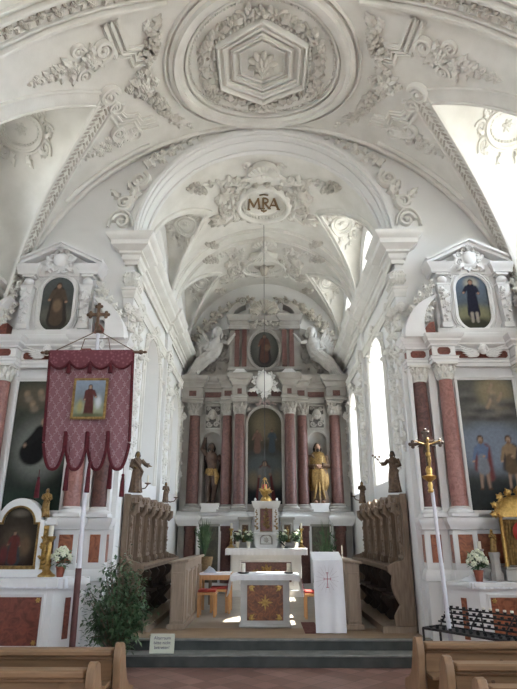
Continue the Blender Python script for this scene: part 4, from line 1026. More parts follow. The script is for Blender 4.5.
side_altar(3.48, 'right', picR, ovR, 'white and red marble side altar on the right, two saints under clouds in its painting')

def mensa(C, nm, panelm, top, label, s):
    T = thing('altar_table', label, 'altar table', (C, 8.1, 0), 'altar tables of the side altars')
    tr = lambda a, b, d=0: [(C - a - d, 8.28), (C - b - d, 7.9 - d), (C + b + d, 7.9 - d), (C + a + d, 8.28)]
    g = G()
    def slab(z0, z1, d): q = tr(.98, .68, d); g.prism([(x, y, z0) for x, y in q], (0, 0, z1 - z0))
    slab(0, .12, .03); slab(.12, .96, 0); slab(.96, 1.0, .03); slab(1.0, top, .06)
    g.sweep2(step_band(.05, .025), [(C - .57, .27), (C + .57, .27), (C + .57, .9), (C - .57, .9)], wall_front(7.9)); g.build('table_body', WHITEP, T)
    g = G(); g.box(C - .54, C + .54, 7.885, 7.9, .3, .87)
    for q in (-1, 1):
        a, b = Vector((C + q * .93, 8.21)), Vector((C + q * .74, 7.97)); n = Vector(((b - a).y, -(b - a).x)).normalized() * -q * -1
        if n.x * q < 0: n = -n
        m1 = a.lerp(b, .4) + n * .006; m2 = a.lerp(b, .66) + n * .006
        g.prism([(m1.x, m1.y, .35), (m2.x, m2.y, .35), (m2.x, m2.y, .85), (m1.x, m1.y, .85)], (-n.x * .01, -n.y * .01, 0))
    g.build('marble_panel', panelm, T)
    g = G()
    for sx in (-1, 1):
        for z in (.335, .835): rosette(g, wall_front(7.885), C + sx * .5, z, .035, 6, .02)
    g.build('corner_ornament', GOLD, T)
    return T
mensa(-3.48, 'left', RED, 1.1, 'white left altar table with a dark red marble front, behind the left pews', -1)
mensa(3.48, 'right', ORANGE, 1.05, 'white right altar table with orange marble front, behind the candle rack', 1)
def altar_cloth(C, x0, x1, y0, y1, z, drop, name, label, group, lace=True, wavy=.006):
    g = G(); rows = []; N = 60
    for i in range(N + 1):
        x = x0 + (x1 - x0) * i / N; r = wavy * sin(i * 1.9) + wavy * .6 * sin(i * .7)
        edge = .012 * abs(sin(i * 1.57)) if lace else 0
        rows.append([(x, y1, z + .004), (x, (y0 + y1) / 2, z + .006 + r * .3), (x, y0 + .01, z + .005), (x, y0 - .008, z - .004), (x, y0 - .012 + r, z - drop * .5), (x, y0 - .014 + r * 1.5, z - drop + edge)])
    g.grid(rows)
    for sx, xx in ((-1, x0), (1, x1)):
        g.grid([[(xx, y0 + (y1 - y0) * j / 12, z + .004) for j in range(13)], [(xx + sx * .012, y0 + (y1 - y0) * j / 12, z - .01) for j in range(13)], [(xx + sx * (.014 + wavy * sin(j * 2)), y0 + (y1 - y0) * j / 12, z - drop + (.01 * (j % 2) if lace else 0)) for j in range(13)]])
    return tag(g.build(name, CLOTH), label, 'cloth', group)
altar_cloth(-3.48, -4.25, -2.66, 7.86, 8.25, 1.1, .13, 'altar_cloth', 'white lace-edged cloth over the left altar table', 'altar cloths')
altar_cloth(3.48, 2.7, 4.25, 7.86, 8.25, 1.05, .075, 'altar_cloth', 'white cloth covering the right altar table', 'altar cloths')
# crumpled linen beside the right flower pot
g = G(); g.grid([[(2.64 + .05 * i, 8.02 + .05 * j, 1.06 + .055 * max(0, sin(pi * i / 6)) * max(0, sin(pi * j / 4)) * (1 + .4 * sin(i * 2 + j))) for j in range(5)] for i in range(7)])
tag(g.build('linen_cover', CLOTH), 'crumpled white linen lying behind the right altar flower pot', 'cloth')

# ------------------------------------------------------------------ flower pots
def flower_pot(name, label, base, h, potm, n_leaf, n_flow, seed, group=None, fl=PETAL, spread=1., pr=.06):
    rd = random.Random(seed); T = thing(name, label, 'flowers', base, group); x, y, z = base
    g = G(); g.lathe([(pr * .7, 0), (pr, h * .32), (pr * 1.1, h * .32), (pr * 1.1, h * .37), (pr * .9, h * .37), (pr * .85, h * .3), (0, h * .3)], base, 18); g.build('pot', potm, T)
    g = G()
    for i in range(n_leaf):
        a = rd.random() * 2 * pi; e = rd.random(); r = .09 * spread * (.4 + .8 * rd.random()); zz = z + h * (.4 + .45 * e)
        m = Matrix.Translation((x + r * cos(a) * .7, y + r * sin(a) * .7, zz)) @ Matrix.Rotation(a, 4, 'Z') @ Matrix.Rotation(-.9 + 1.5 * rd.random(), 4, 'Y')
        k = g.mark(); leaf(g, lambda u, v, w: (u, v, w), 0, 0, h * .26, h * .13, 0, .008, 0, 1); g.xf(k, lambda u, v, w: m @ Vector((u, v, w)))
    for i in range(6):
        a = i; g.tube([(x, y, z + h * .3), (x + .05 * spread * cos(a), y + .05 * spread * sin(a), z + h * .75)], .004, 5)
    g.build('foliage', LEAF, T)
    for i in range(n_flow):
        a = 2.4 * i; q = sqrt((i + .5) / n_flow); r = .125 * spread * q; zz = z + h * (.98 - .38 * q * q) + rd.uniform(-.02, .02)
        g = G(); k = g.mark(); rosette(g, lambda u, v, w: (u, v, w), 0, 0, h * .12, 6, .03)
        mm = Matrix.Translation((x + r * cos(a), y + r * sin(a), zz)) @ Matrix.Rotation(a, 4, 'Z') @ Matrix.Rotation(q * 1.1, 4, 'Y'); g.xf(k, lambda u, v, w: mm @ Vector((u, v, w))); g.build('flower', fl, T)
    return T
flower_pot('flower_pot', 'cream flowers in a red pot on the left altar table', (-2.78, 8.03, 1.107), .36, POT, 60, 16, 1, 'side altar flower pots')
flower_pot('flower_pot', 'cream flowers in a red pot on the right altar table', (2.86, 8.0, 1.057), .38, POT, 50, 22, 2, 'side altar flower pots')

# ------------------------------------------------------------------ things on the left altar table
T = thing('altar_picture', 'dark arched picture in a white and gold frame standing on the left altar table', 'picture', (-3.48, 8.2, 1.1))
g = G(); N = 20
def archpts(c, w, z0, sp, r): return [(c + w, z0), (c + w, sp)] + [(c + r * cos(pi * i / N), sp + r * sin(pi * i / N)) for i in range(N + 1)] + [(c - w, sp), (c - w, z0)]
o = archpts(-3.46, .36, 1.2, 1.84, .30); i_ = archpts(-3.46, .29, 1.2, 1.8, .225)
rows = [[(x, 8.1, z) for x, z in o], [(x, 8.08, z) for x, z in i_]]; g.grid(rows); g.grid([[(x, 8.1, z) for x, z in o], [(x, 8.26, z) for x, z in o]]); g.grid([[(x, 8.08, z) for x, z in i_], [(x, 8.16, z) for x, z in i_]])
g.box(-3.9, -3.05, 8.08, 8.26, 1.09, 1.2); g.box(-3.10, -2.95, 8.16, 8.26, 1.78, 1.88); g.box(-3.98, -3.8, 8.16, 8.26, 1.78, 1.88); g.build('white_frame', WHITEP, T, bev=.006)
g = G(); g.sweep2(band(.03, .025), archpts(-3.46, .29, 1.24, 1.8, .225), wall_front(8.09), False); g.box(-3.77, -3.15, 8.075, 8.12, 1.2, 1.245); g.build('gold_fillet', GILT, T)
pp = Pic((.05, .042, .03), (.03, .02, .016), 1.4); pp.e(0, .5, .35, .35, (.085, .065, .045), .2).person(-.08, .1, .7, (.10, .03, .025), (.25, .16, .11), cloak=(.035, .045, .05)).e(.2, .45, .12, .2, (.12, .08, .05), .06).e(-.3, .25, .1, .2, (.10, .03, .03), .05).e(0, 1.2, .2, .08, (.16, .14, .11), .05)
canvas(T, pp, .29, 1.24, 2.025, 8.13, -3.46, 'arch', 'painting', 30, 40, .225)
def candlestick(base, h, m, label, group, candle=True, ch=.12):
    T = thing('candlestick', label, 'candlestick', base, group); g = G(); r = h * .22
    g.lathe([(r, 0), (r, h * .04), (r * .6, h * .1), (r * .3, h * .18), (r * .45, h * .28), (r * .22, h * .36), (r * .38, h * .5), (r * .2, h * .6), (r * .3, h * .75), (r * .2, h * .84), (r * .6, h * .95), (r * .65, h), (0, h)], base, 14); g.build('stand', m, T)
    if candle: g = G(); g.lathe([(r * .3, 0), (r * .3, ch), (r * .1, ch), (0, ch)], (base[0], base[1], base[2] + h), 10); g.build('candle', WAX, T)
    return T
for (x, d) in ((-3.08, 'left of the flower pot'),):
    T = thing('gilded_post', 'carved gilded post on the left altar table, %s' % ('right beside the arched picture' if x > -3.4 else d), 'ornament', (x, 8.13, 1.1))
    g = G(); g.box(x - .05, x + .05, 8.1, 8.2, 1.104, 1.22); g.box(x - .035, x + .035, 8.11, 8.17, 1.22, 1.72); g.box(x - .05, x + .05, 8.1, 8.18, 1.72, 1.77); spray(g, wall_front(8.11), [(x, 1.24), (x, 1.5), (x, 1.7)], .09, 7, lift=.03); scroll(g, wall_front(8.1), x, 1.16, .05, 1.4, 1, 0, .3); g.build('carving', GOLD, T)
candlestick((-2.99, 8.1, 1.107), .52, GOLD, 'tall gold candlestick between the gilded post and left flower pot', 'candlesticks', True, .14)
statue('saint_figure', 'small gilded saint standing on the ledge beside the arched picture, left altar', (-3.14, 8.18, 1.885), .40, 0, GILT, GILT, BRONZE, seed=3, vox=.012)

# ------------------------------------------------------------------ things on the right altar table
candlestick((2.98, 8.18, 1.06), .40, SILVER, 'silver candlestick behind the flowers on the right altar', 'candlesticks', True, .1)
statue('angel_figure', 'small gilt figure on a marble pedestal on the right altar table', (3.14, 8.1, 1.06), .30, .3, GILT, GILT, GOLD, pedestal=(.36, .085, BRICKP), seed=5, vox=.012)
T = thing('reliquary_shrine', 'gilded shrine with crown dome and curtain on the right altar table', 'shrine', (3.55, 8.13, 1.06))
g = G(); g.box(3.24, 3.86, 8.02, 8.26, 1.055, 1.2); g.box(3.26, 3.84, 8.03, 8.25, 1.2, 1.24); g.build('base', BRICKP, T, bev=.01)
g = G()
for sx in (-1, 1): g.lathe([(.035, 0), (.025, .05), (.03, .3), (.02, .62), (.04, .66), (0, .66)], (3.55 + sx * .26, 8.08, 1.24), 12)
rows = []
for i in range(11):
    a = pi / 2 * i / 10; rows.append([(3.55 + .33 * cos(a) * cos(t), 8.14 + .12 * cos(a) * sin(t), 1.88 + .3 * sin(a)) for t in [2 * pi * k / 20 for k in range(20)]])
g.loft(rows)
for i in range(9): a = pi * i / 8; leaf(g, wall_front(8.04), 3.55 + .3 * cos(a), 1.92 + .25 * sin(a), .13, .1, a, .05)
for i in range(7): g.sph((3.55 + (i - 3) * .07, 8.1, 2.19 + .03 * (3 - abs(i - 3)) * .6), .025, 7, 5)
g.build('gilded_canopy', GOLD, T)
g = G()
for i in range(12): g.tube([(3.33 + .04 * i, 8.2, 1.25), (3.33 + .04 * i, 8.2, 1.85)], .022, 6)
g.build('curtain', GILT, T)
g = G(); g.sph((3.55, 8.1, 1.68), (.11, .05, .14), 12, 8); g.build('red_cushion', REDCUP, T)
# ================================================================== HIGH ALTAR
T = thing('high_altar', 'tall grey and red marble high altar filling the end of the chancel', 'altar', (0, 15.1, .28))
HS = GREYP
g = G()          # front wall with two niches
FY = 15.08; NC_ = 1.43; NR = .255; NZ0, NSP = 2.28, 4.06
cur = -2.26
for c in (-NC_, NC_):
    g.add([(cur, FY, .28), (c - NR, FY, .28), (c - NR, FY, 5.2), (cur, FY, 5.2)], [(0, 1, 2, 3)])
    xs = [c - NR * cos(pi * i / 16) for i in range(17)]; zs = [NSP + NR * sin(pi * i / 16) for i in range(17)]
    g.grid([[(x, FY, .28) for x in xs], [(x, FY, NZ0) for x in xs]]); g.grid([[(x, FY, z) for x, z in zip(xs, zs)], [(x, FY, 5.2) for x in xs]])
    g.grid([[(c - NR * cos(pi * i / 16), FY + NR * sin(pi * i / 16), z) for i in range(17)] for z in (NZ0, NSP)])
    g.grid([[(c - NR * cos(pi * i / 16) * cos(e), FY + NR * sin(pi * i / 16) * cos(e), NSP + NR * sin(e)) for i in range(17)] for e in [pi / 2 * k / 8 for k in range(9)]])
    g.add([(c - NR, FY, NZ0), (c + NR, FY, NZ0), (c + NR, FY + NR, NZ0), (c - NR, FY + NR, NZ0)], [(0, 1, 2, 3)])
    cur = c + NR
g.add([(cur, FY, .28), (2.26, FY, .28), (2.26, FY, 5.2), (cur, FY, 5.2)], [(0, 1, 2, 3)])
g.grid([[(-2.26, FY, .28), (-2.26, FY, 5.2), (2.26, FY, 5.2), (2.26, FY, .28)], [(-2.26, 15.42, .28), (-2.26, 15.42, 5.2), (2.26, 15.42, 5.2), (2.26, 15.42, .28)]])
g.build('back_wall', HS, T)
hp = [(-2.27, 15.3), (-2.27, 14.86), (-1.72, 14.86), (-1.72, 15.05), (-1.16, 15.05), (-1.16, 14.86), (-.86, 14.86), (-.86, 14.62), (-.5, 14.62), (-.5, 14.92), (.5, 14.92), (.5, 14.62), (.86, 14.62), (.86, 14.86), (1.16, 14.86), (1.16, 15.05), (1.72, 15.05), (1.72, 14.86), (2.27, 14.86), (2.27, 15.3)]
def hbody(g, z0, z1, segs=((-2.27, -1.72, 14.86), (-1.72, -1.16, 15.05), (-1.16, -.86, 14.86), (-.86, -.5, 14.62), (-.5, .5, 14.92), (.5, .86, 14.62), (.86, 1.16, 14.86), (1.16, 1.72, 15.05), (1.72, 2.27, 14.86))):
    for a, b, y in segs: g.box(a, b, y, 15.4, z0, z1)
g = G(); hbody(g, .28, 2.0, ((-.86, -.5, 14.62), (.5, .86, 14.62), (-.5, .5, 14.95))); hbody(g, 1.86, 2.0, ((-2.27, -1.72, 14.86), (-1.16, -.86, 14.86), (.86, 1.16, 14.86), (1.72, 2.27, 14.86)))
hbody(g, .28, .5)
for s in (-1, 1):
    for x in (1.72, 1.16): g.box(s * x - .04, s * x + .04, 14.96, 15.1, .28, 1.85)
g.sweep([(0, 1.9), (.02, 1.91), (.03, 1.96), (.06, 2.0), (.08, 2.05), (.08, 2.09), (.03, 2.13), (.03, 2.2), (0, 2.22)], hp, 1); g.build('pedestal', WHITEP, T)
g = G(); hbody(g, 2.0, 2.21); g.build('pedestal_top', WHITEP, T)
g = G()
for s in (-1, 1):
    g = G(); g.box(s * .68 - .1, s * .68 + .1, 14.605, 14.62, 1.42, 1.74); g.build('pedestal_panel', HRED, T)
    for x in (1.0, 1.94): g = G(); g.lathe([(.15, .5), (.14, 1.72), (.16, 1.75), (.16, 1.86), (0, 1.86)], (s * x, 14.99, 0), 20); g.build('lower_column', HRED, T)
g = G()
for s in (-1, 1):
    for i in range(3): rosette(g, wall_front(14.604), s * .68, 1.5 + i * .08, .035, 6, .02)
g.build('pedestal_ornament', SILVER, T)
GREENM = M('dark green marble', (.06, .058, .042), (.11, .10, .065), rough=.4, scale=6, dist=1.5)
for s in (-1, 1): g = G(); g.box(s * 1.44 - .25, s * 1.44 + .25, 15.06, 15.075, .5, 1.85); g.build('lower_panel', GREENM, T)
for s in (-1, 1):
    for x, y, r in ((1.92, 15.0, .165), (1.03, 15.0, .15)): column(T, s * x, y, 2.21, 5.12, 4.74, r, HRED, HS, HS)
    column(T, s * .68, 14.79, 2.21, 5.12, 4.74, .15, HRED, HS, HS)
    g = G(); g.box(s * .68 - .17, s * .68 + .17, 14.9, 15.1, 2.21, 5.14); g.box(s * 1.02 - .14, s * 1.02 + .14, 15.02, 15.1, 2.21, 5.14); g.build('pilaster', HS, T)
    # niche surround, mask panel, statue console
    mpf = wall_front(FY - .0)
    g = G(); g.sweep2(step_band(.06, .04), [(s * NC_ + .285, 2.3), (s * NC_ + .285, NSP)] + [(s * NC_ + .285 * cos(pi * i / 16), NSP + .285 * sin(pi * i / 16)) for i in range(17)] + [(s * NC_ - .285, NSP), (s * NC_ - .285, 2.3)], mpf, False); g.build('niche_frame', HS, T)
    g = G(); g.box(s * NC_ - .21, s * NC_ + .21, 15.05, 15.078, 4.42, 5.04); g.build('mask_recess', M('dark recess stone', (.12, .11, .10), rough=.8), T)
    g = G(); g.sweep2(step_band(.05, .05), [(s * NC_ - .22, 4.4), (s * NC_ + .22, 4.4), (s * NC_ + .22, 5.05), (s * NC_ - .22, 5.05)], wall_front(15.06)); cherub(g, wall_front(15.02), s * NC_, 4.76, .12, .18)
    for q in (-1, 1): scroll(g, wall_front(15.03), s * NC_ + q * .1, 4.52, .08, 1.4, q, 0, .3); scroll(g, wall_front(15.03), s * NC_ + q * .12, 4.95, .06, 1.4, -q, 0, .3)
    g.build('mask_panel', HS, T)
    g = G(); b = [(s * NC_ - .28, 2.19), (s * NC_ + .28, 2.19), (s * NC_ + .22, 2.3), (s * NC_ + .26, 2.42), (s * NC_ - .26, 2.42), (s * NC_ - .22, 2.3)]
    g.prism([(x, 14.86, z) for x, z in b], (0, .3, 0)); g.build('statue_console', WHITEP, T, bev=.01)
# central picture
mpf = wall_front(14.93); N = 24
ap = [(.5, 2.25), (.5, 4.5)] + [(.5 * cos(pi * i / N), 4.5 + .5 * sin(pi * i / N)) for i in range(N + 1)] + [(-.5, 4.5), (-.5, 2.25)]
g = G(); g.sweep2(step_band(.09, .07), ap, mpf, True); g.box(-.5, .5, 14.94, 15.06, 2.2, 2.4)
for s in (-1, 1): scroll(g, mpf, s * .45, 4.93, .06, 1.4, s, 0, .3); leaf(g, mpf, s * .5, 4.85, .2, .1, pi / 2 + s * .5, .05)
fo = g.build('picture_frame', HS, T)
hpic = Pic((.075, .065, .045), (.012, .012, .012), 2.75)
hpic.e(0, 2.2, .3, .35, (.15, .125, .08), .15).e(0, 1.0, .55, .5, (.075, .085, .085), .2).e(0, .15, .6, .4, (.015, .016, .018), .15).e(-.3, .75, .14, .2, (.15, .12, .08), .1).e(.33, .8, .12, .2, (.12, .11, .08), .1)
hpic.e(-.2, 1.45, .22, .07, (.05, .05, .05), .05).e(.22, 1.45, .2, .07, (.05, .05, .05), .05)
hpic.person(-.2, 1.5, .6, (.12, .07, .055), (.2, .13, .09)).person(.2, 1.52, .58, (.045, .06, .075), (.2, .13, .09))
hpic.person(0, .15, 1.12, (.11, .11, .105), (.2, .13, .09), hair=(.03, .02, .02), cloak=(.085, .022, .022), arm_l=(-.12, .62), arm_r=(.12, .66))
canvas(fo, hpic, .5, 2.27, 5.0, 14.955, 0, 'arch', 'altar_painting', 44, 90, .5)
# entablature
g = G(); hbody(g, 5.12, 5.82)
g.sweep([(0, 5.1), (.02, 5.11), (.02, 5.16), (.04, 5.17), (.04, 5.22), (.06, 5.24), (0, 5.25)], hp, 1)
g.sweep([(0, 5.52), (.03, 5.53), (.04, 5.58), (.1, 5.65), (.1, 5.7), (.16, 5.76), (.17, 5.84), (0, 5.87)], hp, 1); g.build('entablature', HS, T)
g = G()
for s in (-1, 1):
    for a, w_, y in ((.68, .06, 14.608), (1.01, .1, 14.848), (1.44, .23, 15.038), (1.99, .1, 14.848), (.33, .14, 14.908)): g = G(); g.box(s * a - w_, s * a + w_, y, y + .02, 5.28, 5.43); g.build('frieze_panel', HRED, T)
g = G(); k = g.mark(); g.sph((0, 5.62, .06), (.24, .27, .12), 18, 10); g.xf(k, wall_front(14.76))
mq = wall_front(14.72)
for i in range(12): a = i * pi / 6; scroll(g, mq, .27 * cos(a), 5.62 + .28 * sin(a), .075, 1.3, 1 if i % 2 else -1, a, .34)
for s in (-1, 1): leaf(g, mq, s * .2, 5.45, .28, .12, -.3 if s > 0 else pi + .3, .05); leaf(g, mq, s * .05, 5.35, .2, .1, -pi / 2, .05)
g.build('cartouche', WHITEP, T)
g = G(); spray(g, wall_front(14.9), [(-.25, 5.05), (0, 5.12), (.25, 5.05)], .16, 6, lift=.05); g.build('keystone_relief', M('pinkish stucco', (.55, .44, .41), (.45, .36, .33), rough=.8), T)
# upper storey
g = G(); g.box(-1.0, 1.0, 14.95, 15.4, 5.85, 7.62); g.box(-1.0, -.48, 14.84, 15.4, 5.85, 6.08); g.box(.48, 1.0, 14.84, 15.4, 5.85, 6.08)
up = [(-1.0, 15.38), (-1.0, 14.84), (-.46, 14.84), (-.46, 14.93), (.46, 14.93), (.46, 14.84), (1.0, 14.84), (1.0, 15.38)]
g.box(-1.0, -.46, 14.84, 15.4, 7.26, 7.6); g.box(.46, 1.0, 14.84, 15.4, 7.26, 7.6)
g.sweep([(0, 7.24), (.03, 7.26), (.03, 7.34), (0, 7.36)], up, 1); g.sweep([(0, 7.5), (.04, 7.52), (.06, 7.58), (.1, 7.63), (.11, 7.68), (0, 7.7)], up, 1); g.sweep([(0, 6.0), (.04, 6.02), (.04, 6.1), (0, 6.12)], up, 1); g.build('upper_storey', HS, T)
for s in (-1, 1):
    for x, y in ((.57, 14.84), (.78, 14.86)):
        g = G(); g.box(s * x - .065, s * x + .065, y, 15.0, 6.12, 7.24); g.build('upper_pilaster', HRED, T)
    g = G(); g.prism([(s * (.68 + q), 14.7, 5.86 + z) for q, z in ((-.2, 0), (.2, 0), (.2, .06), (.1, .16), (-.1, .16), (-.2, .06))], (0, .16, 0)); g.build('upper_block', WHITEP, T, bev=.01)
    # scroll wings, foliage
    g = G(); mw = wall_front(15.2)
    scroll(g, mw, s * 1.28, 6.15, .2, 1.7, s, 0, .25); scroll(g, mw, s * 1.12, 6.9, .16, 1.6, -s, 0, .25)
    g.prism([(s * 1.0, 15.15, 5.9), (s * 2.0, 15.15, 5.9), (s * 1.75, 15.15, 6.7), (s * 1.35, 15.15, 7.3), (s * 1.0, 15.15, 7.4)], (0, .25, 0))
    spray(g, wall_front(15.14), [(s * 1.1, 6.3), (s * 1.25, 6.6), (s * 1.15, 7.1)], .2, 9, lift=.06, seed=4); spray(g, wall_front(15.14), [(s * 1.5, 6.0), (s * 1.6, 6.2), (s * 1.3, 6.5)], .2, 8, lift=.06, seed=7)
    g.build('scroll_wing', HS, T)
    # arched foliage border following the vault
    g = G(); pts = [(s * 2.1 * cos(a), 6.3 + 2.1 * sin(a)) for a in [.1 + i * .14 for i in range(10)]]
    g.sweep2(band(.14, .08), pts, wall_front(15.3), False); spray(g, wall_front(15.25), pts, .3, 18, lift=.09, seed=8); g.build('border_foliage', STUCCO_OLD_SHADE, T)
    # open curved pediment
    g = G(); o = [(s * (.2 + .85 * cos(a)), 7.68 + .5 * sin(a)) for a in [i * .13 for i in range(9)]]; i_ = [(s * (.2 + .68 * cos(a)), 7.68 + .36 * sin(a)) for a in [i * .13 for i in range(9)]][::-1]
    g.prism([(x, 14.78, z) for x, z in o + i_], (0, .4, 0)); scroll(g, wall_front(14.8), s * .62, 8.1, .12, 1.5, -s, 0, .3); g.build('curved_pediment', HS, T)
g = G(); g.sweep2(step_band(.1, .07), ell(0, 6.65, .48, .62, 44), wall_front(14.94)); beads(g, wall_front(14.94), ell(0, 6.65, .41, .55, 60), .016, .05); fo = g.build('oval_frame', HS, T)
op = Pic((.075, .08, .07), (.03, .028, .026), 1.45); op.e(0, .72, .35, .5, (.10, .10, .09), .2).person(0, .3, .95, (.09, .045, .035), (.2, .13, .09), cloak=(.035, .03, .03)).e(.1, .75, .1, .12, (.14, .09, .06), .03)
canvas(fo, op, .41, 6.10, 7.20, 14.945, 0, 'ellipse', 'oval_painting', 36, 50)
g = G(); mt = wall_front(14.86); shell(g, mt, 0, 7.78, .36, pi / 2, 9, 2.6, .1)
for s in (-1, 1):
    for i in range(4): leaf(g, mt, s * .1, 7.75, .5 - .06 * i, .2, pi / 2 - s * (.5 + .35 * i), .1)
    scroll(g, mt, s * .3, 7.8, .13, 1.5, s, 0, .3)
spray(g, mt, [(-.4, 7.38), (0, 7.46), (.4, 7.38)], .16, 8, lift=.05); g.build('crest', STUCCO_OLD_SHADE, T)

# angels seated on the cornice
ANGELM = M('weathered white stucco', (.55, .53, .49), (.44, .42, .38), rough=.75, scale=6)
def angel(s, label):
    base = (s * 1.42, 14.95, 5.86); T = thing('stucco_angel', label, 'angel', base, 'angels on the high altar cornice')
    P = lambda x, y, z: (base[0] + s * x * 1.18, base[1] + y * 1.1, base[2] + z * 1.18)
    g = G(); hc = P(-.06, -.06, 1.12); head(g, hc, .13)
    g.tube([P(.05, 0, .45), P(.03, -.02, .62), P(-.02, -.03, .8), P(-.05, -.02, .94)], [.17, .15, .18, .1], 14)
    g.tube([P(.05, 0, .5), P(.2, -.08, .36), P(.34, -.1, .14)], [.15, .13, .07], 12); g.tube([P(.34, -.12, .12), P(.4, -.24, .03)], [.05, .035], 8)
    g.tube([P(-.16, -.03, .86), P(-.32, -.1, .82), P(-.46, -.12, 1.0)], [.07, .055, .04], 10); hand(g, P(-.46, -.12, 1.0), (-s * .5, 0, .8), .05)
    g.tube([P(.13, -.03, .86), P(.24, -.08, .66), P(.06, -.16, .6)], [.07, .055, .04], 10); hand(g, P(.06, -.16, .6), (-s, -.3, 0), .05)
    g.build('body', ANGELM, T, remesh=.012)
    g = G(); hairg(g, hc, .13, True); g.build('hair', ANGELM, T)
    g = G()
    rows = []
    for i, (x, y, z, rx, ry) in enumerate(((.52, .0, .0, .13, .1), (.46, -.03, .12, .13, .12), (.38, -.05, .26, .16, .15), (.24, -.06, .4, .22, .19), (.1, -.03, .53, .21, .17), (.02, -.02, .66, .17, .14), (-.02, -.03, .8, .18, .12), (-.03, -.02, .87, .12, .08))):
        rows.append([P(x + rx * (1 + .1 * cos(7 * a + i)) * cos(a), y + ry * (1 + .1 * cos(7 * a + i)) * sin(a), z) for a in [2 * pi * k / 26 for k in range(26)]])
    g.loft(rows)
    for q in range(5): g.tube([P(-.06 + .05 * q, -.17, .56), P(.2 + .05 * q, -.22, .32), P(.42 + .05 * q, -.13, .0)], [.03, .04, .025], 7)
    g.tube([P(.1, .05, .9), P(.35, .02, .7), P(.3, -.05, .4)], [.04, .08, .05], 8); g.build('robe', ANGELM, T)
    for q, (a0, ln) in ((1, (1.15, .62)), (-1, (1.9, .5))):
        g = G(); mw = wall_front(base[1] + .1)
        for i in range(8): leaf(g, mw, base[0] + s * (.1 + .02 * i), base[2] + .78 - .02 * i, ln * 1.15 * (1 - .07 * i), .2, (a0 - .15 * i) if s > 0 else pi - (a0 - .15 * i), .04, 0, 1)
        for i in range(5): leaf(g, wall_front(base[1] + .06), base[0] + s * .1, base[2] + .78, ln * .6 * (1 - .08 * i), .16, (a0 - .2 * i) if s > 0 else pi - (a0 - .2 * i), .04, 0, 1)
        g.build('wing', ANGELM, T)
    return T
angel(-1, 'white stucco angel with raised arm on the left end of the high altar cornice')
angel(1, 'white stucco angel leaning inward on the right end of the high altar cornice')

# niche statues
def nude(base, h):
    T = thing('niche_statue', 'dark standing martyr with raised arm and gold loincloth in the left niche', 'statue', base, 'niche statues of the high altar')
    g = G(); P = lambda x, y, z: (base[0] + x * h, base[1] + y * h, base[2] + z * h); H = lambda pts, r: g.tube([P(*p) for p in pts], [q * h for q in r], 12)
    head(g, P(-.01, -.03, .915), .058 * h)
    H([(.0, 0, .5), (.01, 0, .6), (-.01, 0, .72), (-.01, 0, .8), (-.01, 0, .84)], [.085, .075, .105, .09, .045])
    H([(-.045, 0, .5), (-.05, -.03, .28), (-.045, .0, .05)], [.065, .045, .027]); H([(.045, 0, .5), (.06, -.05, .28), (.03, -.01, .05)], [.065, .045, .027])
    for q, y in ((-.045, 0), (.03, -.01)): H([(q, y, .03), (q, y - .1, .015)], [.028, .022])
    H([(-.1, 0, .79), (-.17, -.02, .88), (-.13, -.03, 1.02)], [.042, .034, .022]); hand(g, P(-.13, -.03, 1.02), (.2, 0, 1), .03 * h)
    H([(.1, 0, .78), (.17, .03, .66), (.2, -.03, .56)], [.042, .034, .022]); hand(g, P(.2, -.03, .56), (.3, -.3, -.8), .03 * h)
    g.build('body', BSKIN, T, remesh=.011)
    g = G(); hairg(g, P(-.01, -.03, .915), .058 * h, True, True); g.build('hair', HAIR, T)
    g = G(); k = g.mark(); g.loft(robe_rows(h, [(.44, .085, .075, -.01), (.48, .105, .09, -.005), (.54, .095, .082, 0), (.56, .085, .075, 0)], 9, .15)); g.move(k, *base)
    g.tube([P(.06, -.08, .54), P(.1, -.1, .42), P(.08, -.07, .3)], [.03 * h, .045 * h, .02 * h], 8); g.build('loincloth', GILT, T)
    g = G(); g.tube([P(.02, .1, 0), P(-.08, .1, .4), (base[0] - .14 * h, base[1] + .1 * h, base[2] + .7 * h), P(-.12, .09, 1.1)], [.05 * h, .04 * h, .035 * h, .02 * h], 8); g.tube([P(.0, .1, 0), P(.1, .08, .4), P(.16, .06, .75)], [.04 * h, .03 * h, .015 * h], 8); g.build('tree_trunk', HAIR, T)
nude((-1.43, 15.08, 2.42), 1.62)
def staff(g, h): g.tube([(.2 * h, -.1 * h, 0), (.17 * h, -.1 * h, 1.0 * h)], .012 * h, 7); scroll(g, lambda u, v, w: (u, -.1 * h + w, v), .14 * h, 1.0 * h, .05 * h, 1.2, 1, 0, .3)
def cloak(g, h): g.loft([[(x * 1.16, y * 1.08, z) for x, y, z in r if True] for r in robe_rows(h, [(.2, .10, .1, -.01), (.3, .135, .125, -.015), (.45, .14, .12, -.02), (.6, .12, .1, -.015), (.75, .115, .085, -.01), (.84, .06, .05, 0)], 7, .22, 4)])
statue('niche_statue', 'robed saint in a gold mantle with folded arms in the right niche', (1.43, 15.06, 2.42), 1.6, 0, SKIN, BRONZE, HAIR, 'statue', 'niche statues of the high altar', arms=[[(-.12, 0, .77), (-.17, -.03, .6), (.02, -.14, .56)], [(.12, 0, .77), (.17, -.03, .6), (-.02, -.15, .6)]], beard=True, extra=[('mantle', cloak, GILT), ('collar', lambda g, h: g.loft(robe_rows(h, [(.56, .15, .12, -.01), (.64, .155, .12, -.01), (.74, .15, .1, 0), (.82, .1, .07, 0), (.84, .06, .05, 0)], 8, .2, 3)), GILT), ('hem_trim', lambda g, h: [g.tube([(sx * .07 * h, -.1 * h, .42 * h), (sx * .05 * h, -.125 * h, .25 * h), (sx * .09 * h, -.13 * h, .06 * h)], [.02 * h, .024 * h, .012 * h], 8) for sx in (-1, 0, 1)], GILT)], folds=11)

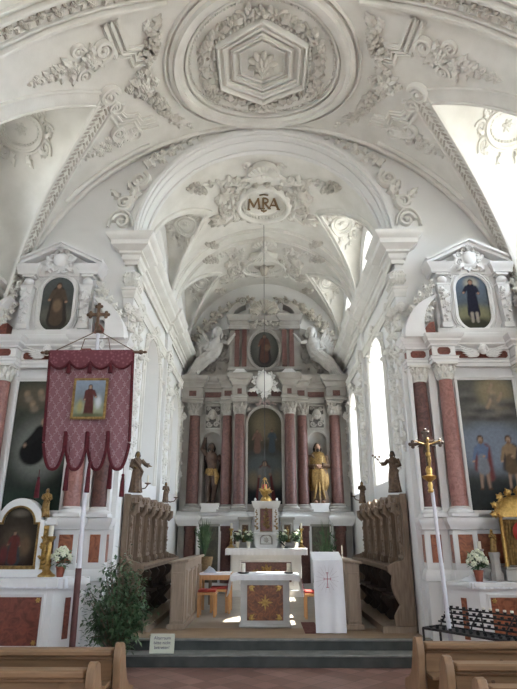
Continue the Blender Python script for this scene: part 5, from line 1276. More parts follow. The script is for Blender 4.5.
# ------------------------------------------------------------------ high altar table and what stands on it
T = thing('high_altar_table', 'grey white high altar table at the foot of the chancel altarpiece', 'altar table', (.05, 14.2, .28))
g = G(); g.box(-.86, .92, 13.95, 14.6, .28, .42); g.box(-.8, .86, 14.0, 14.6, .42, 1.2); g.box(-.9, .96, 13.88, 14.6, 1.2, 1.33); g.sweep2(step_band(.05, .02), [(-.6, .55), (.66, .55), (.66, 1.08), (-.6, 1.08)], wall_front(14.0)); g.build('table_body', WHITEP, T, bev=.008)
g = G(); g.box(-.56, .62, 13.985, 14.0, .6, 1.03); g.build('marble_panel', HRED, T)
g = G(); rosette(g, wall_front(13.984), .03, .82, .17, 8, .03)
for s in (-1, 1): leaf(g, wall_front(13.984), .03 + s * .15, .82, .22, .1, 0 if s > 0 else pi, .02)
g.build('gilt_ornament', GILT, T)
altar_cloth(0, -.93, .99, 13.86, 14.6, 1.335, .15, 'altar_cloth', 'white lace cloth over the high altar table', 'altar cloths')
T = thing('tabernacle', 'small marble tabernacle with red relief and gold dome on the high altar', 'tabernacle', (.03, 14.3, 1.34)); tx = .03
g = G(); g.box(tx - .26, tx + .26, 14.2, 14.6, 1.342, 1.42); g.box(tx - .22, tx + .22, 14.28, 14.6, 1.42, 2.38)
for s in (-1, 1): g.box(tx + s * .24 - .05, tx + s * .24 + .05, 14.22, 14.5, 1.42, 2.3)
tp = [(tx - .3, 14.58), (tx - .3, 14.2), (tx - .17, 14.2), (tx - .17, 14.26), (tx + .17, 14.26), (tx + .17, 14.2), (tx + .3, 14.2), (tx + .3, 14.58)]
g.box(tx - .3, tx + .3, 14.28, 14.58, 2.28, 2.42); g.sweep([(0, 2.28), (.02, 2.3), (.05, 2.38), (.06, 2.43), (0, 2.44)], tp, 1); g.sweep([(0, 1.64), (.02, 1.65), (.02, 1.69), (0, 1.7)], tp, 1)
for s in (-1, 1): g.sph((tx + s * .27, 14.3, 2.47), (.03, .03, .05), 8, 6)
g.build('housing', WHITEP, T)
g = G(); g.box(tx - .15, tx + .15, 14.25, 14.28, 1.72, 2.26); g.build('red_panel', RED, T)
g = G(); m_ = wall_front(14.25); spray(g, m_, [(tx, 1.78), (tx, 2.0), (tx, 2.22)], .12, 9, lift=.03); beads(g, m_, [(tx - .14, 1.73), (tx + .14, 1.73), (tx + .14, 2.25), (tx - .14, 2.25)], .012, .03)
for s in (-1, 1): spray(g, wall_front(14.22), [(tx + s * .24, 1.75), (tx + s * .24, 2.2)], .07, 8, lift=.02)
g.build('gilt_relief', GILT, T)
g = G(); g.sweep2(band(.03, .02), [(tx - .14, 1.43), (tx + .14, 1.43), (tx + .14, 1.55)] + [(tx + .14 * cos(a), 1.55 + .09 * sin(a)) for a in [pi * i / 10 for i in range(1, 10)]] + [(tx - .14, 1.55)], wall_front(14.275)); rosette(g, wall_front(14.275), tx, 1.52, .07, 8, .02); g.build('door', GREYP, T)
g = G(); g.lathe([(.15, 0), (.145, .06), (.11, .12), (.05, .17), (.03, .2), (.05, .23), (0, .26)], (tx, 14.38, 2.42), 18)
for i in range(5): a = .4 + i * .58; leaf(g, wall_front(14.3), tx, 2.62, .2, .07, a, .03)
g.tube([(tx, 14.38, 2.66), (tx, 14.38, 2.86)], .014, 6); g.tube([(tx - .05, 14.38, 2.79), (tx + .05, 14.38, 2.79)], .012, 6); g.build('gold_dome', GOLD, T)
for s, d in ((-1, 'left'), (1, 'right')):
    x = tx + s * .52; T = thing('side_reliquary', 'narrow white reliquary with a gilded figure %s of the tabernacle' % d, 'reliquary', (x, 14.4, 1.34), 'reliquaries beside the tabernacle')
    g = G(); g.box(x - .16, x + .16, 14.34, 14.55, 1.342, 2.0); g.sweep2(step_band(.05, .03), [(x - .1, 1.45), (x + .1, 1.45), (x + .1, 1.9), (x - .1, 1.9)], wall_front(14.34)); g.box(x - .19, x + .19, 14.3, 14.55, 2.0, 2.06); g.build('case', GREYP, T, bev=.006)
    g = G(); g.box(x - .09, x + .09, 14.33, 14.342, 1.46, 1.89); g.build('red_field', BRONZE, T)
    g = G(); k = g.mark(); g.loft(robe_rows(.36, ROBEP, 7, .1)); head(g, (0, 0, .33), .022); g.move(k, x, 14.3, 1.48); g.build('figure', GILT, T)
for i, (x, d) in enumerate(((-.66, 'outermost left'), (-.40, 'between left reliquary and tabernacle'), (.44, 'just right of the tabernacle'), (.74, 'outermost right'))):
    flower_pot('flower_pot', 'small bushy flower pot on the high altar table, %s' % d, (x, 14.02, 1.342), .40, WAX, 70, 5, 30 + i, 'high altar flower pots', PETAL, 1.1, .05)
for s, d in ((-1, 'left'), (1, 'right')):
    candlestick((tx + s * .86, 14.3, 1.342), .45, GOLD, 'gold candlestick at the %s end of the high altar table' % d, 'high altar candlesticks', True, .12)
T = thing('table_microphone', 'small dark gooseneck microphone lying over the edge of the high altar cloth', 'microphone', (.45, 13.95, 1.345))
g = G(); g.lathe([(.05, 0), (.05, .015), (.015, .02), (0, .02)], (.5, 13.94, 1.343), 14); g.build('base', BLACKP, T)
g = G(); g.tube([(.5, 13.94, 1.36), (.44, 13.92, 1.42), (.36, 13.9, 1.49)], [.01, .014, .022], 8); g.build('gooseneck', BLACKP, T)
# sanctuary lamp on its long wire
T = thing('sanctuary_lamp', 'hanging gold sanctuary lamp with red glass on a long wire', 'lamp', (0, 12, 2.33))
g = G(); g.tube([(0, 12, 2.78), (0, 12, 8.96)], .007, 6); g.build('wire', IRON, T)
g = G(); g.lathe([(.01, 0), (.03, .03), (.02, .06), (.08, .13), (.11, .2), (.105, .23), (.07, .2), (0, .18)], (0, 12, 2.33), 18)
for i in range(3): a = i * 2 * pi / 3 + .4; g.tube([(.105 * cos(a), 12 + .105 * sin(a), 2.55), (.07 * cos(a), 12 + .07 * sin(a), 2.68), (0, 12, 2.79)], .006, 5); leaf(g, lambda u, v, w: (u, 12 - .11 - w, v), 0, 2.5, .14, .06, .3 + i * 1.2, .02)
g.lathe([(.05, 0), (.03, .03), (0, .06)], (0, 12, 2.75), 12); g.build('gold_bowl', GOLD, T)
g = G(); g.lathe([(.04, 0), (.05, .05), (.045, .12), (0, .12)], (0, 12, 2.53), 14); g.build('red_glass', REDCUP, T)
# ================================================================== CHANCEL FURNITURE
def text_mesh(txt, size, align='CENTER'):
    cu = bpy.data.curves.new('t', 'FONT'); cu.body = txt; cu.size = size; cu.align_x = align; cu.extrude = .001; cu.space_line = 1.05
    o = bpy.data.objects.new('t', cu); COL.objects.link(o); dg = bpy.context.evaluated_depsgraph_get(); me = bpy.data.meshes.new_from_object(o.evaluated_get(dg))
    vs = [tuple(v.co) for v in me.vertices]; fs = [tuple(p.vertices) for p in me.polygons]
    bpy.data.objects.remove(o); bpy.data.curves.remove(cu); bpy.data.meshes.remove(me); return vs, fs

# people's altar
T = thing('stone_altar', 'small white stone altar with square red marble panel in mid chancel', 'altar', (0, 9.85, .287))
g = G(); g.box(-.39, .385, 9.5, 10.15, .288, .98); g.box(-.43, .425, 9.46, 10.19, .98, 1.04); g.box(-.41, .405, 9.48, 10.17, .288, .33); g.build('block', M('pale limestone', (.52, .51, .49), (.45, .44, .42), rough=.6, scale=6), T, bev=.006)
g = G(); g.box(-.285, .28, 9.488, 9.5, .385, .89); g.build('marble_panel', M('brown red marble', (.30, .115, .042), (.10, .035, .015), rough=.35, scale=9, dist=2.5, detail=8, c3=(.19, .065, .026)), T)
g = G(); m_ = wall_front(9.487)
for i in range(4): a = i * pi / 2; leaf(g, m_, 0, .64, .12, .045, a, .012, 0, 1); leaf(g, m_, 0, .64, .085, .035, a + pi / 4, .012, 0, 1)
g.sph((0, 9.487, .64), (.02, .01, .02), 8, 5); g.build('gilt_star', GOLD, T)
for sx in (-1, 1):
    for z, q in ((.43, 1), (.845, -1)):
        g = G(); x = sx * .235; leaf(g, m_, x + sx * .02, z - q * .02, .11, .05, pi / 2 * q + sx * q * .9, .01, 0, 2); leaf(g, m_, x + sx * .02, z - q * .02, .1, .045, (pi if sx > 0 else 0), .01, 0, 2); g.build('gilt_corner', GOLD, T)
g = G(); m_f = lambda u, v, w: (u, v, w); rows = []
for i in range(41):
    x = -.55 + 1.1 * i / 40; r = .006 * sin(i * 1.3) + .004 * sin(i * 2.9)
    dz = .02 * max(0, (abs(x) - .43) / .12)
    rows.append([(x, 10.2, 1.046 - dz), (x, 9.9, 1.05 - dz), (x, 9.47, 1.048 - dz), (x, 9.45, 1.042 - dz), (x, 9.445 + r, 1.0 - dz), (x, 9.442 + r, .965 - dz)])
g.grid(rows)
for s in (-1, 1):
    g.grid([[(s * (.55 + .012 * k + .012 * sin(j * 1.1 + k)), 9.46 + .74 * j / 14, 1.03 - .062 * k) for j in range(15)] for k in range(6)])
o = tag(g.build('altar_cloth', CLOTH), 'white cloth over the small stone altar, hanging down at both ends', 'cloth')
for s in (-1, 1):
    g = G()
    for q in (0, 1): spray(g, lambda u, v, w: (s * (.572 + .012 * ((1.03 - v) / .062) + w), u, v), [(9.62 + .3 * q, .98), (9.62 + .3 * q, .78)], .06, 6, lift=.012)
    e = g.build('red_embroidery', VALANCE, o)
for s, d in ((-1, 'left'), (1, 'right')):
    x = s * .37 + .015; T = thing('altar_candle', 'thick cream candle on a black dish at the %s end of the small stone altar' % d, 'candle', (x, 9.66, 1.052), 'candles on the stone altar')
    g = G(); g.lathe([(.05, 0), (.09, .012), (.1, .02), (.06, .02), (0, .02)], (x, 9.66, 1.052), 18); g.build('dish', BLACKP, T)
    g = G(); g.lathe([(.034, .018), (.034, .15), (.028, .155), (0, .15)], (x, 9.66, 1.052), 16); g.build('wax_candle', WAX, T)
    g = G(); g.tube([(x, 9.66, 1.2), (x + .003, 9.66, 1.225)], .003, 5); g.build('wick', BLACKP, T)

# lectern
T = thing('lectern', 'lectern hung with a long white cloth bearing a red cross', 'lectern', (.945, 9.0, .287))
g = G(); g.box(.78, 1.13, 8.97, 9.25, .288, .33); g.box(.9, 1.0, 9.05, 9.17, .33, 1.25); g.prism([(.74, 8.92, 1.22), (.74, 9.3, 1.34), (.74, 9.3, 1.38), (.74, 8.92, 1.26)], (.42, 0, 0)); g.build('stand', DESK, T, bev=.006)
g = G(); rows = []
for i in range(25):
    u = i / 24; row = []
    for k in range(12):
        t = k / 11; x0 = .715 + .02 * t; x1 = 1.165 + .015 * t
        row.append((x0 + (x1 - x0) * u, 8.90 - .01 * t + (.008 + .012 * t) * sin(u * 15 + t) * .6, 1.285 - .985 * t))
    rows.append([(row[0][0] + (row[-1][0] - row[0][0]) * 0 + (.715 + .45 * u - row[0][0]), 9.31, 1.392), (.715 + .45 * u, 9.1, 1.335)] + row)
g.grid(rows); g.build('cloth', CLOTH, T)
g = G(); f_ = lambda x, z: (x, 8.876, z)
def bar(x0, z0, x1, z1, w): 
    d = Vector((x1 - x0, z1 - z0)).normalized(); n = Vector((-d.y, d.x)) * w; g.prism([(x0 + n.x, 8.876, z0 + n.y), (x1 + n.x, 8.876, z1 + n.y), (x1 - n.x, 8.876, z1 - n.y), (x0 - n.x, 8.876, z0 - n.y)], (0, .004, 0))
cx_, cz_ = .925, 1.01
bar(cx_, cz_ - .10, cx_, cz_ + .1, .004); bar(cx_ - .045, cz_ + .015, cx_ + .045, cz_ + .015, .004)
for s in (-1, 1): bar(cx_ - .02, cz_ + s * .1 , cx_ + .02, cz_ + s * .1, .004); bar(cx_ + s * .05, cz_ - .005, cx_ + s * .05, cz_ + .035, .004)
g.build('cross_embroidery', M('rose thread', (.45, .10, .13), (.38, .07, .10), rough=.8), T)
g = G()
for i in range(16):
    a = i * pi / 8 + .2; bar(cx_ + .06 * cos(a), cz_ + .015 + .06 * sin(a), cx_ + .17 * cos(a), cz_ + .015 + .19 * sin(a), .0022)
g.build('ray_embroidery', M('pale thread', (.62, .60, .60), (.58, .55, .56), rough=.8), T)
g = G(); g.box(.58, .80, 8.95, 10.0, .2875, .295); tag(g.build('rug', M('dark red rug', (.13, .04, .04), (.19, .09, .08), rough=.95, scale=14, bump=.2, bscale=120)), 'dark red rug on the chancel floor beside the lectern', 'rug')

def stool(name, label, x, y, h=.43, w=.33, group='stools'):
    T = thing(name, label, 'stool', (x, y, .287), group); z = .287
    g = G(); g.box(x - w / 2, x + w / 2, y - w / 2, y + w / 2, z + h - .075, z + h - .03); g.build('seat_frame', BEECH, T, bev=.005)
    g = G(); g.box(x - w / 2 + .01, x + w / 2 - .01, y - w / 2 + .01, y + w / 2 - .01, z + h - .03, z + h + .01); g.build('cushion', REDSEAT, T, bev=.012)
    for sx in (-1, 1):
        for sy in (-1, 1): g = G(); a, b = x + sx * (w / 2 - .025), y + sy * (w / 2 - .025); g.box(a - .022, a + .022, b - .022, b + .022, z + .001, z + h - .075); g.build('leg', BEECH, T, bev=.004)
stool('stool', 'wooden stool with red seat in front of the small left table', -1.03, 10.72)
stool('stool', 'wooden stool with red seat pushed under the small left table', -.86, 11.3)
stool('stool', 'wooden stool with red seat half hidden behind the white lectern cloth', .84, 10.5)
T = thing('credence_table', 'small wooden side table with a white runner left of the stone altar', 'table', (-.93, 11.35, .28))
g = G(); g.box(-1.24, -.62, 11.05, 11.65, .93, .965); g.build('table_top', BEECH, T, bev=.004)
for x in (-1.2, -.66):
    for y in (11.09, 11.61): g = G(); g.box(x - .022, x + .022, y - .022, y + .022, .282, .93); g.build('leg', BEECH, T, bev=.003)
g = G(); g.box(-1.2, -.66, 11.1, 11.6, .85, .93); g.build('apron', BEECH, T)
g = G(); g.grid([[(-1.22 + .6 * i / 10 * .97, 11.04 + .0 + .56 * j / 6, .967 + .003 * sin(i + j)) for j in range(7)] for i in range(11)]); g.grid([[(-1.22 + .58 * i / 10, 11.037, .968 - .03 * k) for k in range(2)] for i in range(11)]); tag(g.build('table_runner', CLOTH), 'white runner lying on the small side table', 'cloth')
g = G(); g.grid([[(-1.16 + .03 * i, 11.1 + .03 * j, .972 + .09 * max(0, sin(pi * i / 8)) * max(0, sin(pi * j / 7)) * (1 + .35 * sin(i * 1.7 + j * 2.3))) for j in range(8)] for i in range(9)])
tag(g.build('folded_napkin', M('blue grey linen', (.50, .52, .58), (.42, .44, .50), rough=.9)), 'crumpled grey blue napkin on the small side table', 'cloth')

# potted plants
def spiky(name, label, x, y, z, h, n, potm, ph, pr, seed, spread):
    rd = random.Random(seed); T = thing(name, label, 'plant', (x, y, z))
    g = G(); g.lathe([(pr * .65, 0), (pr * .9, ph * .5), (pr, ph), (pr * .9, ph), (pr * .8, ph * .85), (0, ph * .85)], (x, y, z), 18); g.build('pot', potm, T)
    g = G()
    for i in range(n):
        a = rd.random() * 2 * pi; e = .25 + .75 * rd.random(); L = h * (.6 + .4 * rd.random()); sp = spread * (1 - e * .6)
        b = Vector((x, y, z + ph * .85)); t = b + Vector((cos(a) * sp, sin(a) * sp * .6, L)); mid = b.lerp(t, .5) + Vector((0, 0, L * .12)); s = Vector((-sin(a), cos(a), 0)) * .016
        g.add([tuple(b - s * .5), tuple(b + s * .5), tuple(mid + s), tuple(mid - s), tuple(t)], [(0, 1, 2, 3), (3, 2, 4)])
        for k in range(3):
            p = b.lerp(t, .35 + .2 * k); q = p + Vector((rd.uniform(-.1, .1), rd.uniform(-.06, .06), rd.uniform(.02, .1))); g.add([tuple(p), tuple(p.lerp(q, .5) + Vector((0, 0, .02))), tuple(q), tuple(p.lerp(q, .5) - Vector((0, 0, .02)))], [(0, 1, 2, 3)])
    g.build('leaves', LEAF, T, flat=True); return T
g = G(); T = thing('plant_stand', 'low wooden plant stand behind the left choir desk', 'stand', (-1.32, 12.6, .28)); g.box(-1.52, -1.12, 12.42, 12.78, .9, .94); g.build('stand_top', STALL, T)
for x in (-1.48, -1.16):
    for y in (12.46, 12.74): g = G(); g.box(x - .02, x + .02, y - .02, y + .02, .282, .9); g.build('leg', STALL, T)
spiky('potted_plant', 'dark upright plant in a pale bowl behind the left choir desk', -1.3, 12.6, .942, .85, 46, WICKER, .26, .19, 3, .3)
spiky('potted_plant', 'spreading dark plant before the green panel right of the high altar', 1.5, 14.35, .28, 1.45, 40, POT, .35, .18, 4, .42)

# choir desks
def desk(s, d):
    T = thing('choir_desk', 'pale panelled wooden choir desk on the %s of the chancel' % d, 'desk', (s * 1.4, 10.4, .287), 'choir desks')
    X = lambda a: s * a
    g = G()
    for y in (9.3, 11.55): g.prism([(X(1.25), y, .288), (X(1.47), y, .288), (X(1.47), y, 1.21), (X(1.25), y, 1.24)], (0, .05, 0))
    g.box(*sorted((X(1.25), X(1.30))), 9.35, 11.55, .288, 1.23); g.box(*sorted((X(1.3), X(1.46))), 9.35, 11.55, .75, .78); g.build('desk_body', DESK, T, bev=.006)
    g = G(); g.prism([(X(1.2), 9.26, 1.245), (X(1.52), 9.26, 1.21), (X(1.52), 9.26, 1.245), (X(1.2), 9.26, 1.285)], (0, 2.38, 0)); g.build('desk_top', DESK, T, bev=.008)
    g = G(); mp = (lambda u, v, w: (X(1.25 - w), u, v))
    for i in range(4):
        y = 9.36 + .55 * i; g.sweep2(step_band(.05, .025), [(y + .06, .42), (y + .46, .42), (y + .46, 1.1), (y + .06, 1.1)], mp)
    mf = wall_front(9.3); xs = sorted((X(1.285), X(1.44))); g.sweep2(step_band(.035, .015), [(xs[0], .4), (xs[1], .4), (xs[1], 1.08), (xs[0], 1.08)], mf); g.build('panel_mouldings', DESK, T)
    g = G(); g.box(*sorted((X(1.22), X(1.5))), 9.27, 11.63, .287, .36); g.build('plinth', DESK, T, bev=.006)
desk(-1, 'left'); desk(1, 'right')
candlestick((1.32, 10.1, 1.27), .08, SILVER, 'short white candle standing on the right choir desk', None, True, .12)

# choir stalls
def stalls(s, d):
    T = thing('choir_stalls', 'carved brown wooden choir stalls along the %s chancel wall' % d, 'choir stalls', (s * 2.1, 10.7, .28), 'choir stalls')
    X = lambda a: s * a; Y0, Y1 = 8.98, 12.45; n = 5; st = (Y1 - Y0) / n
    bx = lambda g, a, b, y0, y1, z0, z1: g.box(*sorted((X(a), X(b))), y0, y1, z0, z1)
    g = G(); bx(g, 1.72, 2.22, Y0, Y1, .282, .38); g.build('platform', DESK, T, bev=.006)
    g = G(); bx(g, 2.17, 2.215, Y0, Y1, .38, 2.12); g.build('back_panel', STALL, T)
    # end panels with curled profile
    prof = [(2.215, .38), (1.90, .38), (1.90, .52), (1.95, .6), (1.99, .66), (1.95, .74), (1.90, .82), (1.88, .95), (1.90, 1.06), (1.84, 1.12), (1.83, 1.2), (1.92, 1.25), (2.08, 1.29), (2.12, 1.36), (2.13, 1.95), (2.10, 2.15), (2.10, 2.22), (2.12, 2.26), (2.215, 2.26)]
    for y in (Y0 - .04, Y1 - .02):
        g = G(); g.prism([(X(a), y, b) for a, b in prof], (0, .06, 0)); g.build('end_panel', STALL, T, bev=.008)
    # seats and carved dividers
    for i in range(n):
        g = G(); bx(g, 1.86, 2.17, Y0 + st * i + .05, Y0 + st * (i + 1) - .05, .74, .78); g.build('seat', STALLD, T, bev=.004)
    dprof = [(2.17, .38), (1.97, .38), (1.90, .45), (1.98, .53), (1.90, .62), (1.84, .70), (1.94, .78), (1.97, .88), (1.88, .96), (1.85, 1.06), (1.9, 1.12), (2.17, 1.14)]
    for i in range(1, n): g = G(); g.prism([(X(a), Y0 + st * i - .025, b) for a, b in dprof], (0, .05, 0)); g.build('divider', STALLD, T, bev=.008)
    g = G(); bx(g, 1.84, 2.17, Y0, Y1, 1.13, 1.19); bx(g, 1.82, 1.88, Y0, Y1, 1.17, 1.21); g.build('shoulder_rail', STALL, T, bev=.01)
    g = G(); bx(g, 2.11, 2.17, Y0 + .04, Y1, .78, 1.13); mp = lambda u, v, w: (X(2.11 - w), u, v)
    for i in range(n):
        for q in (.28, .5, .72): spray(g, mp, [(Y0 + st * (i + q), .84), (Y0 + st * (i + q), 1.1)], .1, 5, lift=.03)
    g.build('carved_backs', STALLD, T)
    # dorsal: pilasters with scroll consoles
    g = G()
    for i in range(n): y = Y0 + st * (i + .5); g.sweep2(step_band(.05, .02), [(y - st * .3, 1.32), (y + st * .3, 1.32), (y + st * .3, 1.98), (y - st * .3, 1.98)], lambda u, v, w: (X(2.17 - w), u, v))
    g.build('panel_mouldings', STALL, T)
    for i in range(n + 1):
        y = Y0 + .06 + (Y1 - Y0 - .12) * i / n; g = G()
        bx(g, 2.07, 2.17, y - .06, y + .06, 1.19, 1.3); bx(g, 2.10, 2.17, y - .045, y + .045, 1.3, 2.0); bx(g, 2.05, 2.17, y - .07, y + .07, 2.12, 2.2)
        pts = [(X(2.10), y, 1.95), (X(2.03), y, 2.02), (X(2.02), y, 2.1), (X(2.09), y, 2.12)]; g.tube(pts, [.05, .055, .05, .03], 8)
        scroll(g, lambda u, v, w: (X(2.10) - s * w, u, v), y, 2.05, .06, 1.4, 1, 0, .4); g.sph((X(2.06), y, 1.25), (.04, .05, .06), 8, 5)
        spray(g, lambda u, v, w: (X(2.10 - w), u, v), [(y, 1.9), (y, 1.4)], .08, 6, lift=.02); g.build('pilaster', STALL, T, bev=.005)
    for i in range(n):
        ya = Y0 + .06 + (Y1 - Y0 - .12) * i / n; yb = ya + (Y1 - Y0 - .12) / n; g = G()
        top = [(ya + (yb - ya) * k / 12, 2.16 + .11 * sin(pi * k / 12)) for k in range(13)]
        g.prism([(X(2.04), a, b) for a, b in top] + [(X(2.04), yb, 2.08), (X(2.04), ya, 2.08)], (s * .17, 0, 0)); scroll(g, lambda u, v, w: (X(2.04 - w), u, v), ya + .15, 2.17, .06, 1.3, 1, 0, .35); scroll(g, lambda u, v, w: (X(2.04 - w), u, v), yb - .15, 2.17, .06, 1.3, -1, pi, .35)
        g.build('wavy_cornice', STALL, T, bev=.006)
stalls(-1, 'left'); stalls(1, 'right')
def branch(g, h): 
    g.tube([(-.2 * h, -.1 * h, .62 * h), (-.34 * h, -.1 * h, .78 * h), (-.42 * h, -.1 * h, .88 * h)], .012 * h, 6)
    for x, z in ((-.34, .8), (-.4, .86), (-.46, .9), (-.3, .86)): g.sph((x * h, -.1 * h, z * h), .03 * h, 7, 5)
statue('stall_statue', 'dark carved saint holding out a flower stem atop the right choir stalls, nearest end', (2.08, 9.1, 2.285), .66, -.5, BRONZE, BRONZE, HAIR, 'statue', 'figures on the choir stalls', arms=[[(-.11, 0, .78), (-.2, -.03, .68), (-.28, -.1, .7)], [(.11, 0, .78), (.17, -.02, .64), (.06, -.13, .6)]], extra=[('flower_stem', branch, BRONZE)], seed=2, vox=.011)
statue('stall_statue', 'small gilt figure atop the right choir stalls, end nearest the high altar', (2.1, 12.3, 2.285), .46, -.4, GILT, BRONZE, HAIR, 'statue', 'figures on the choir stalls', seed=4, vox=.013)
statue('stall_statue', 'gilded bearer figure with outstretched arm atop the left choir stalls, nearest end', (-2.08, 9.1, 2.285), .66, .6, GILT, BRONZE, HAIR, 'statue', 'figures on the choir stalls', arms=[[(-.11, 0, .78), (-.16, -.03, .62), (-.08, -.13, .58)], [(.11, 0, .78), (.2, -.05, .68), (.3, -.12, .64)]], seed=6, vox=.011)
statue('stall_statue', 'small brown figure atop the left choir stalls, end nearest the high altar', (-2.1, 12.0, 2.285), .42, .6, GILT, BRONZE, HAIR, 'statue', 'figures on the choir stalls', seed=8, vox=.013)
for s, y, z, d in ((-1, 9.93, 2.46, 'above the left choir stalls near the arch'), (-1, 13.2, 2.42, 'on the left chancel wall beyond the stalls'), (1, 13.2, 2.45, 'on the right chancel wall beyond the stalls')):
    T = thing('wall_sconce', 'dark metal candle bracket %s' % d, 'sconce', (s * 2.3, y, z - .1), 'wall sconces'); X = lambda a: s * a
    g = G(); k = g.mark(); g.lathe([(.05, 0), (.04, .015), (0, .02)], (0, 0, 0), 14); g.xf(k, lambda a, b, c: (X(2.315 - c), y + a, z + b)); g.tube([(X(2.3), y, z), (X(2.2), y, z - .06), (X(2.1), y, z - .04), (X(2.06), y, z + .02)], .012, 7); g.lathe([(.02, 0), (.06, .02), (.055, .03), (0, .03)], (X(2.06), y, z + .02), 14); g.build('bracket', BRONZE, T)
    g = G(); g.lathe([(.015, .03), (.013, .16), (0, .16)], (X(2.06), y, z + .02), 10); g.build('candle', WAX, T)

# ================================================================== NAVE FURNITURE
# notice on the step
T = thing('notice_card', 'small cream notice card with three lines leaning on the chancel step', 'sign', (-1.385, 8.25, .151))
g = G(); k = g.mark(); g.box(-.165, .165, -.004, .004, 0, .235); g.move(k, -1.385, 8.25, .152, 0, 1, -.16); g.build('card', PAPER, T)
for i, ln in enumerate(('Altarraum', 'bitte nicht', 'betreten!')):
    vs, fs = text_mesh(ln, .055); g = G(); g.add([(x, -.0048 - zz, y) for x, y, zz in vs], fs); g.xf(0, lambda x, y, z: (x, y, z + .165 - .056 * i)); g.move(0, -1.385, 8.25, .152, 0, 1, -.16); g.build('lettering', INK, T, flat=True)

# ficus
T = thing('potted_ficus', 'large leafy green ficus in a dark pot beside the left front pew', 'plant', (-1.95, 7.85, 0)); rd = random.Random(5)
fx, fy = -1.95, 7.85
g = G(); g.lathe([(.055, 0), (.075, .2), (.08, .21), (.07, .21), (.065, .18), (0, .18)], (fx + .05, fy, 0.001), 20); g.build('pot', BLACKP, T)
g = G(); tips = []
for i in range(60):
    a = rd.random() * 2 * pi; e = rd.random(); r = .45 * sqrt(rd.random()); top = Vector((fx + r * cos(a), fy + r * .75 * sin(a), .42 + .98 * e * (1 - .5 * (r / .45) ** 2)))
    p0 = Vector((fx + .05 + .03 * cos(a), fy + .03 * sin(a), .2)); md = p0.lerp(top, .55) + Vector((0, 0, .1)); g.tube([p0, md, top], [.011, .008, .003], 6); tips.append((p0, md, top))
g.build('stems', STALL, T)
g = G()
for i in range(4200):
    p0, md, top = rd.choice(tips); q = rd.random(); c = md.lerp(top, q * 1.1) if rd.random() < .8 else p0.lerp(md, .5 + .5 * q)
    c = c + Vector((rd.gauss(0, .055), rd.gauss(0, .05), rd.gauss(-.01, .055)))
    L = rd.uniform(.05, .095); a = rd.random() * 2 * pi; e = rd.uniform(-1.1, .5); d = Vector((cos(a) * cos(e), sin(a) * cos(e), sin(e))); sd_ = d.cross(Vector((0, 0, 1))).normalized() * L * .24; up = sd_.cross(d).normalized() * L * .05
    t = c + d * L; m1 = c + d * L * .4
    g.add([tuple(c), tuple(m1 + sd_ + up), tuple(t), tuple(m1 - sd_ + up), tuple(m1)], [(0, 4, 1), (4, 2, 1), (0, 3, 4), (4, 3, 2)])
g.build('foliage', LEAF, T, flat=True)

# pews
def pew(s, Y, label, xo=4.3, zt=.85):
    xi = 1.05 if s < 0 else 1.17
    T = thing('pew', label, 'pew', (s * (xo + xi) / 2, Y + .2, 0), 'wooden pews'); X = lambda a: s * a
    bx = lambda g, a, b, y0, y1, z0, z1: g.box(*sorted((X(a), X(b))), y0, y1, z0, z1)
    prof = [(-.02, 0), (.50, 0), (.50, .06), (.46, .12), (.44, .4), (.47, .46), (.44, .52), (.30, .56), (.20, .62), (.14, .72), (.10, .80), (.07, .87), (.02, .895), (-.02, .89), (-.05, .84), (-.055, .76), (-.02, .6), (-.03, .3)]
    for a in (xi, xo): 
        g = G(); g.prism([(X(a), Y + p, z) for p, z in prof], (s * .055, 0, 0)); g.build('end_panel', PINEV, T, bev=.005)
    g = G(); bx(g, xi + .075, xo, Y - .03, Y + .09, zt - .045, zt); bx(g, xi + .075, xo, Y + .0, Y + .05, zt - .075, zt - .045); g.build('top_rail', PINE, T, bev=.012)
    g = G(); bx(g, xi + .075, xo, Y + .03, Y + .05, .42, zt - .045)
    for a, b in ((xi + .075, xi + .24), (xo - .2, xo), ((xi + xo) / 2 - .08, (xi + xo) / 2 + .08)): bx(g, a, b, Y + .015, Y + .05, .38, zt - .07)
    bx(g, xi + .075, xo, Y + .015, Y + .05, .38, .5); g.build('backrest', PINE, T, bev=.004)
    g = G(); bx(g, xi + .075, xo, Y + .04, Y + .44, .40, .44); g.build('seat', PINE, T, bev=.006)
    g = G(); bx(g, xi + .075, xo, Y - .14, Y + .03, .62, .645); g.build('book_ledge', PINE, T, bev=.005)
    g = G(); rd = random.Random(int(Y * 100))
    for q in range(6): x = X(xi + .25 + rd.random() * 1.2); g.sph((x, Y + .016, .6 + .14 * rd.random()), (.014, .003, .012), 8, 5)
    for q in range(3): x = X(xi + .3 + rd.random() * 1.1); g.sph((x, Y + .029, .5 + .25 * rd.random()), (.016, .003, .014), 8, 5)
    k = g.build('knots', KNOT, T); k['kind'] = 'stuff'
    return T
pew(-1, 4.56, 'wooden pew on the left of the aisle, directly before the ficus and banner pole')
pew(-1, 3.9, 'wooden pew on the left of the aisle, cut by the bottom edge of the view')
pew(1, 4.84, 'wooden pew on the right of the aisle, closest to the candle rack')
pew(1, 4.12, 'wooden pew on the right of the aisle, middle of three')
pew(1, 3.52, 'wooden pew on the right of the aisle, in the bottom right corner')

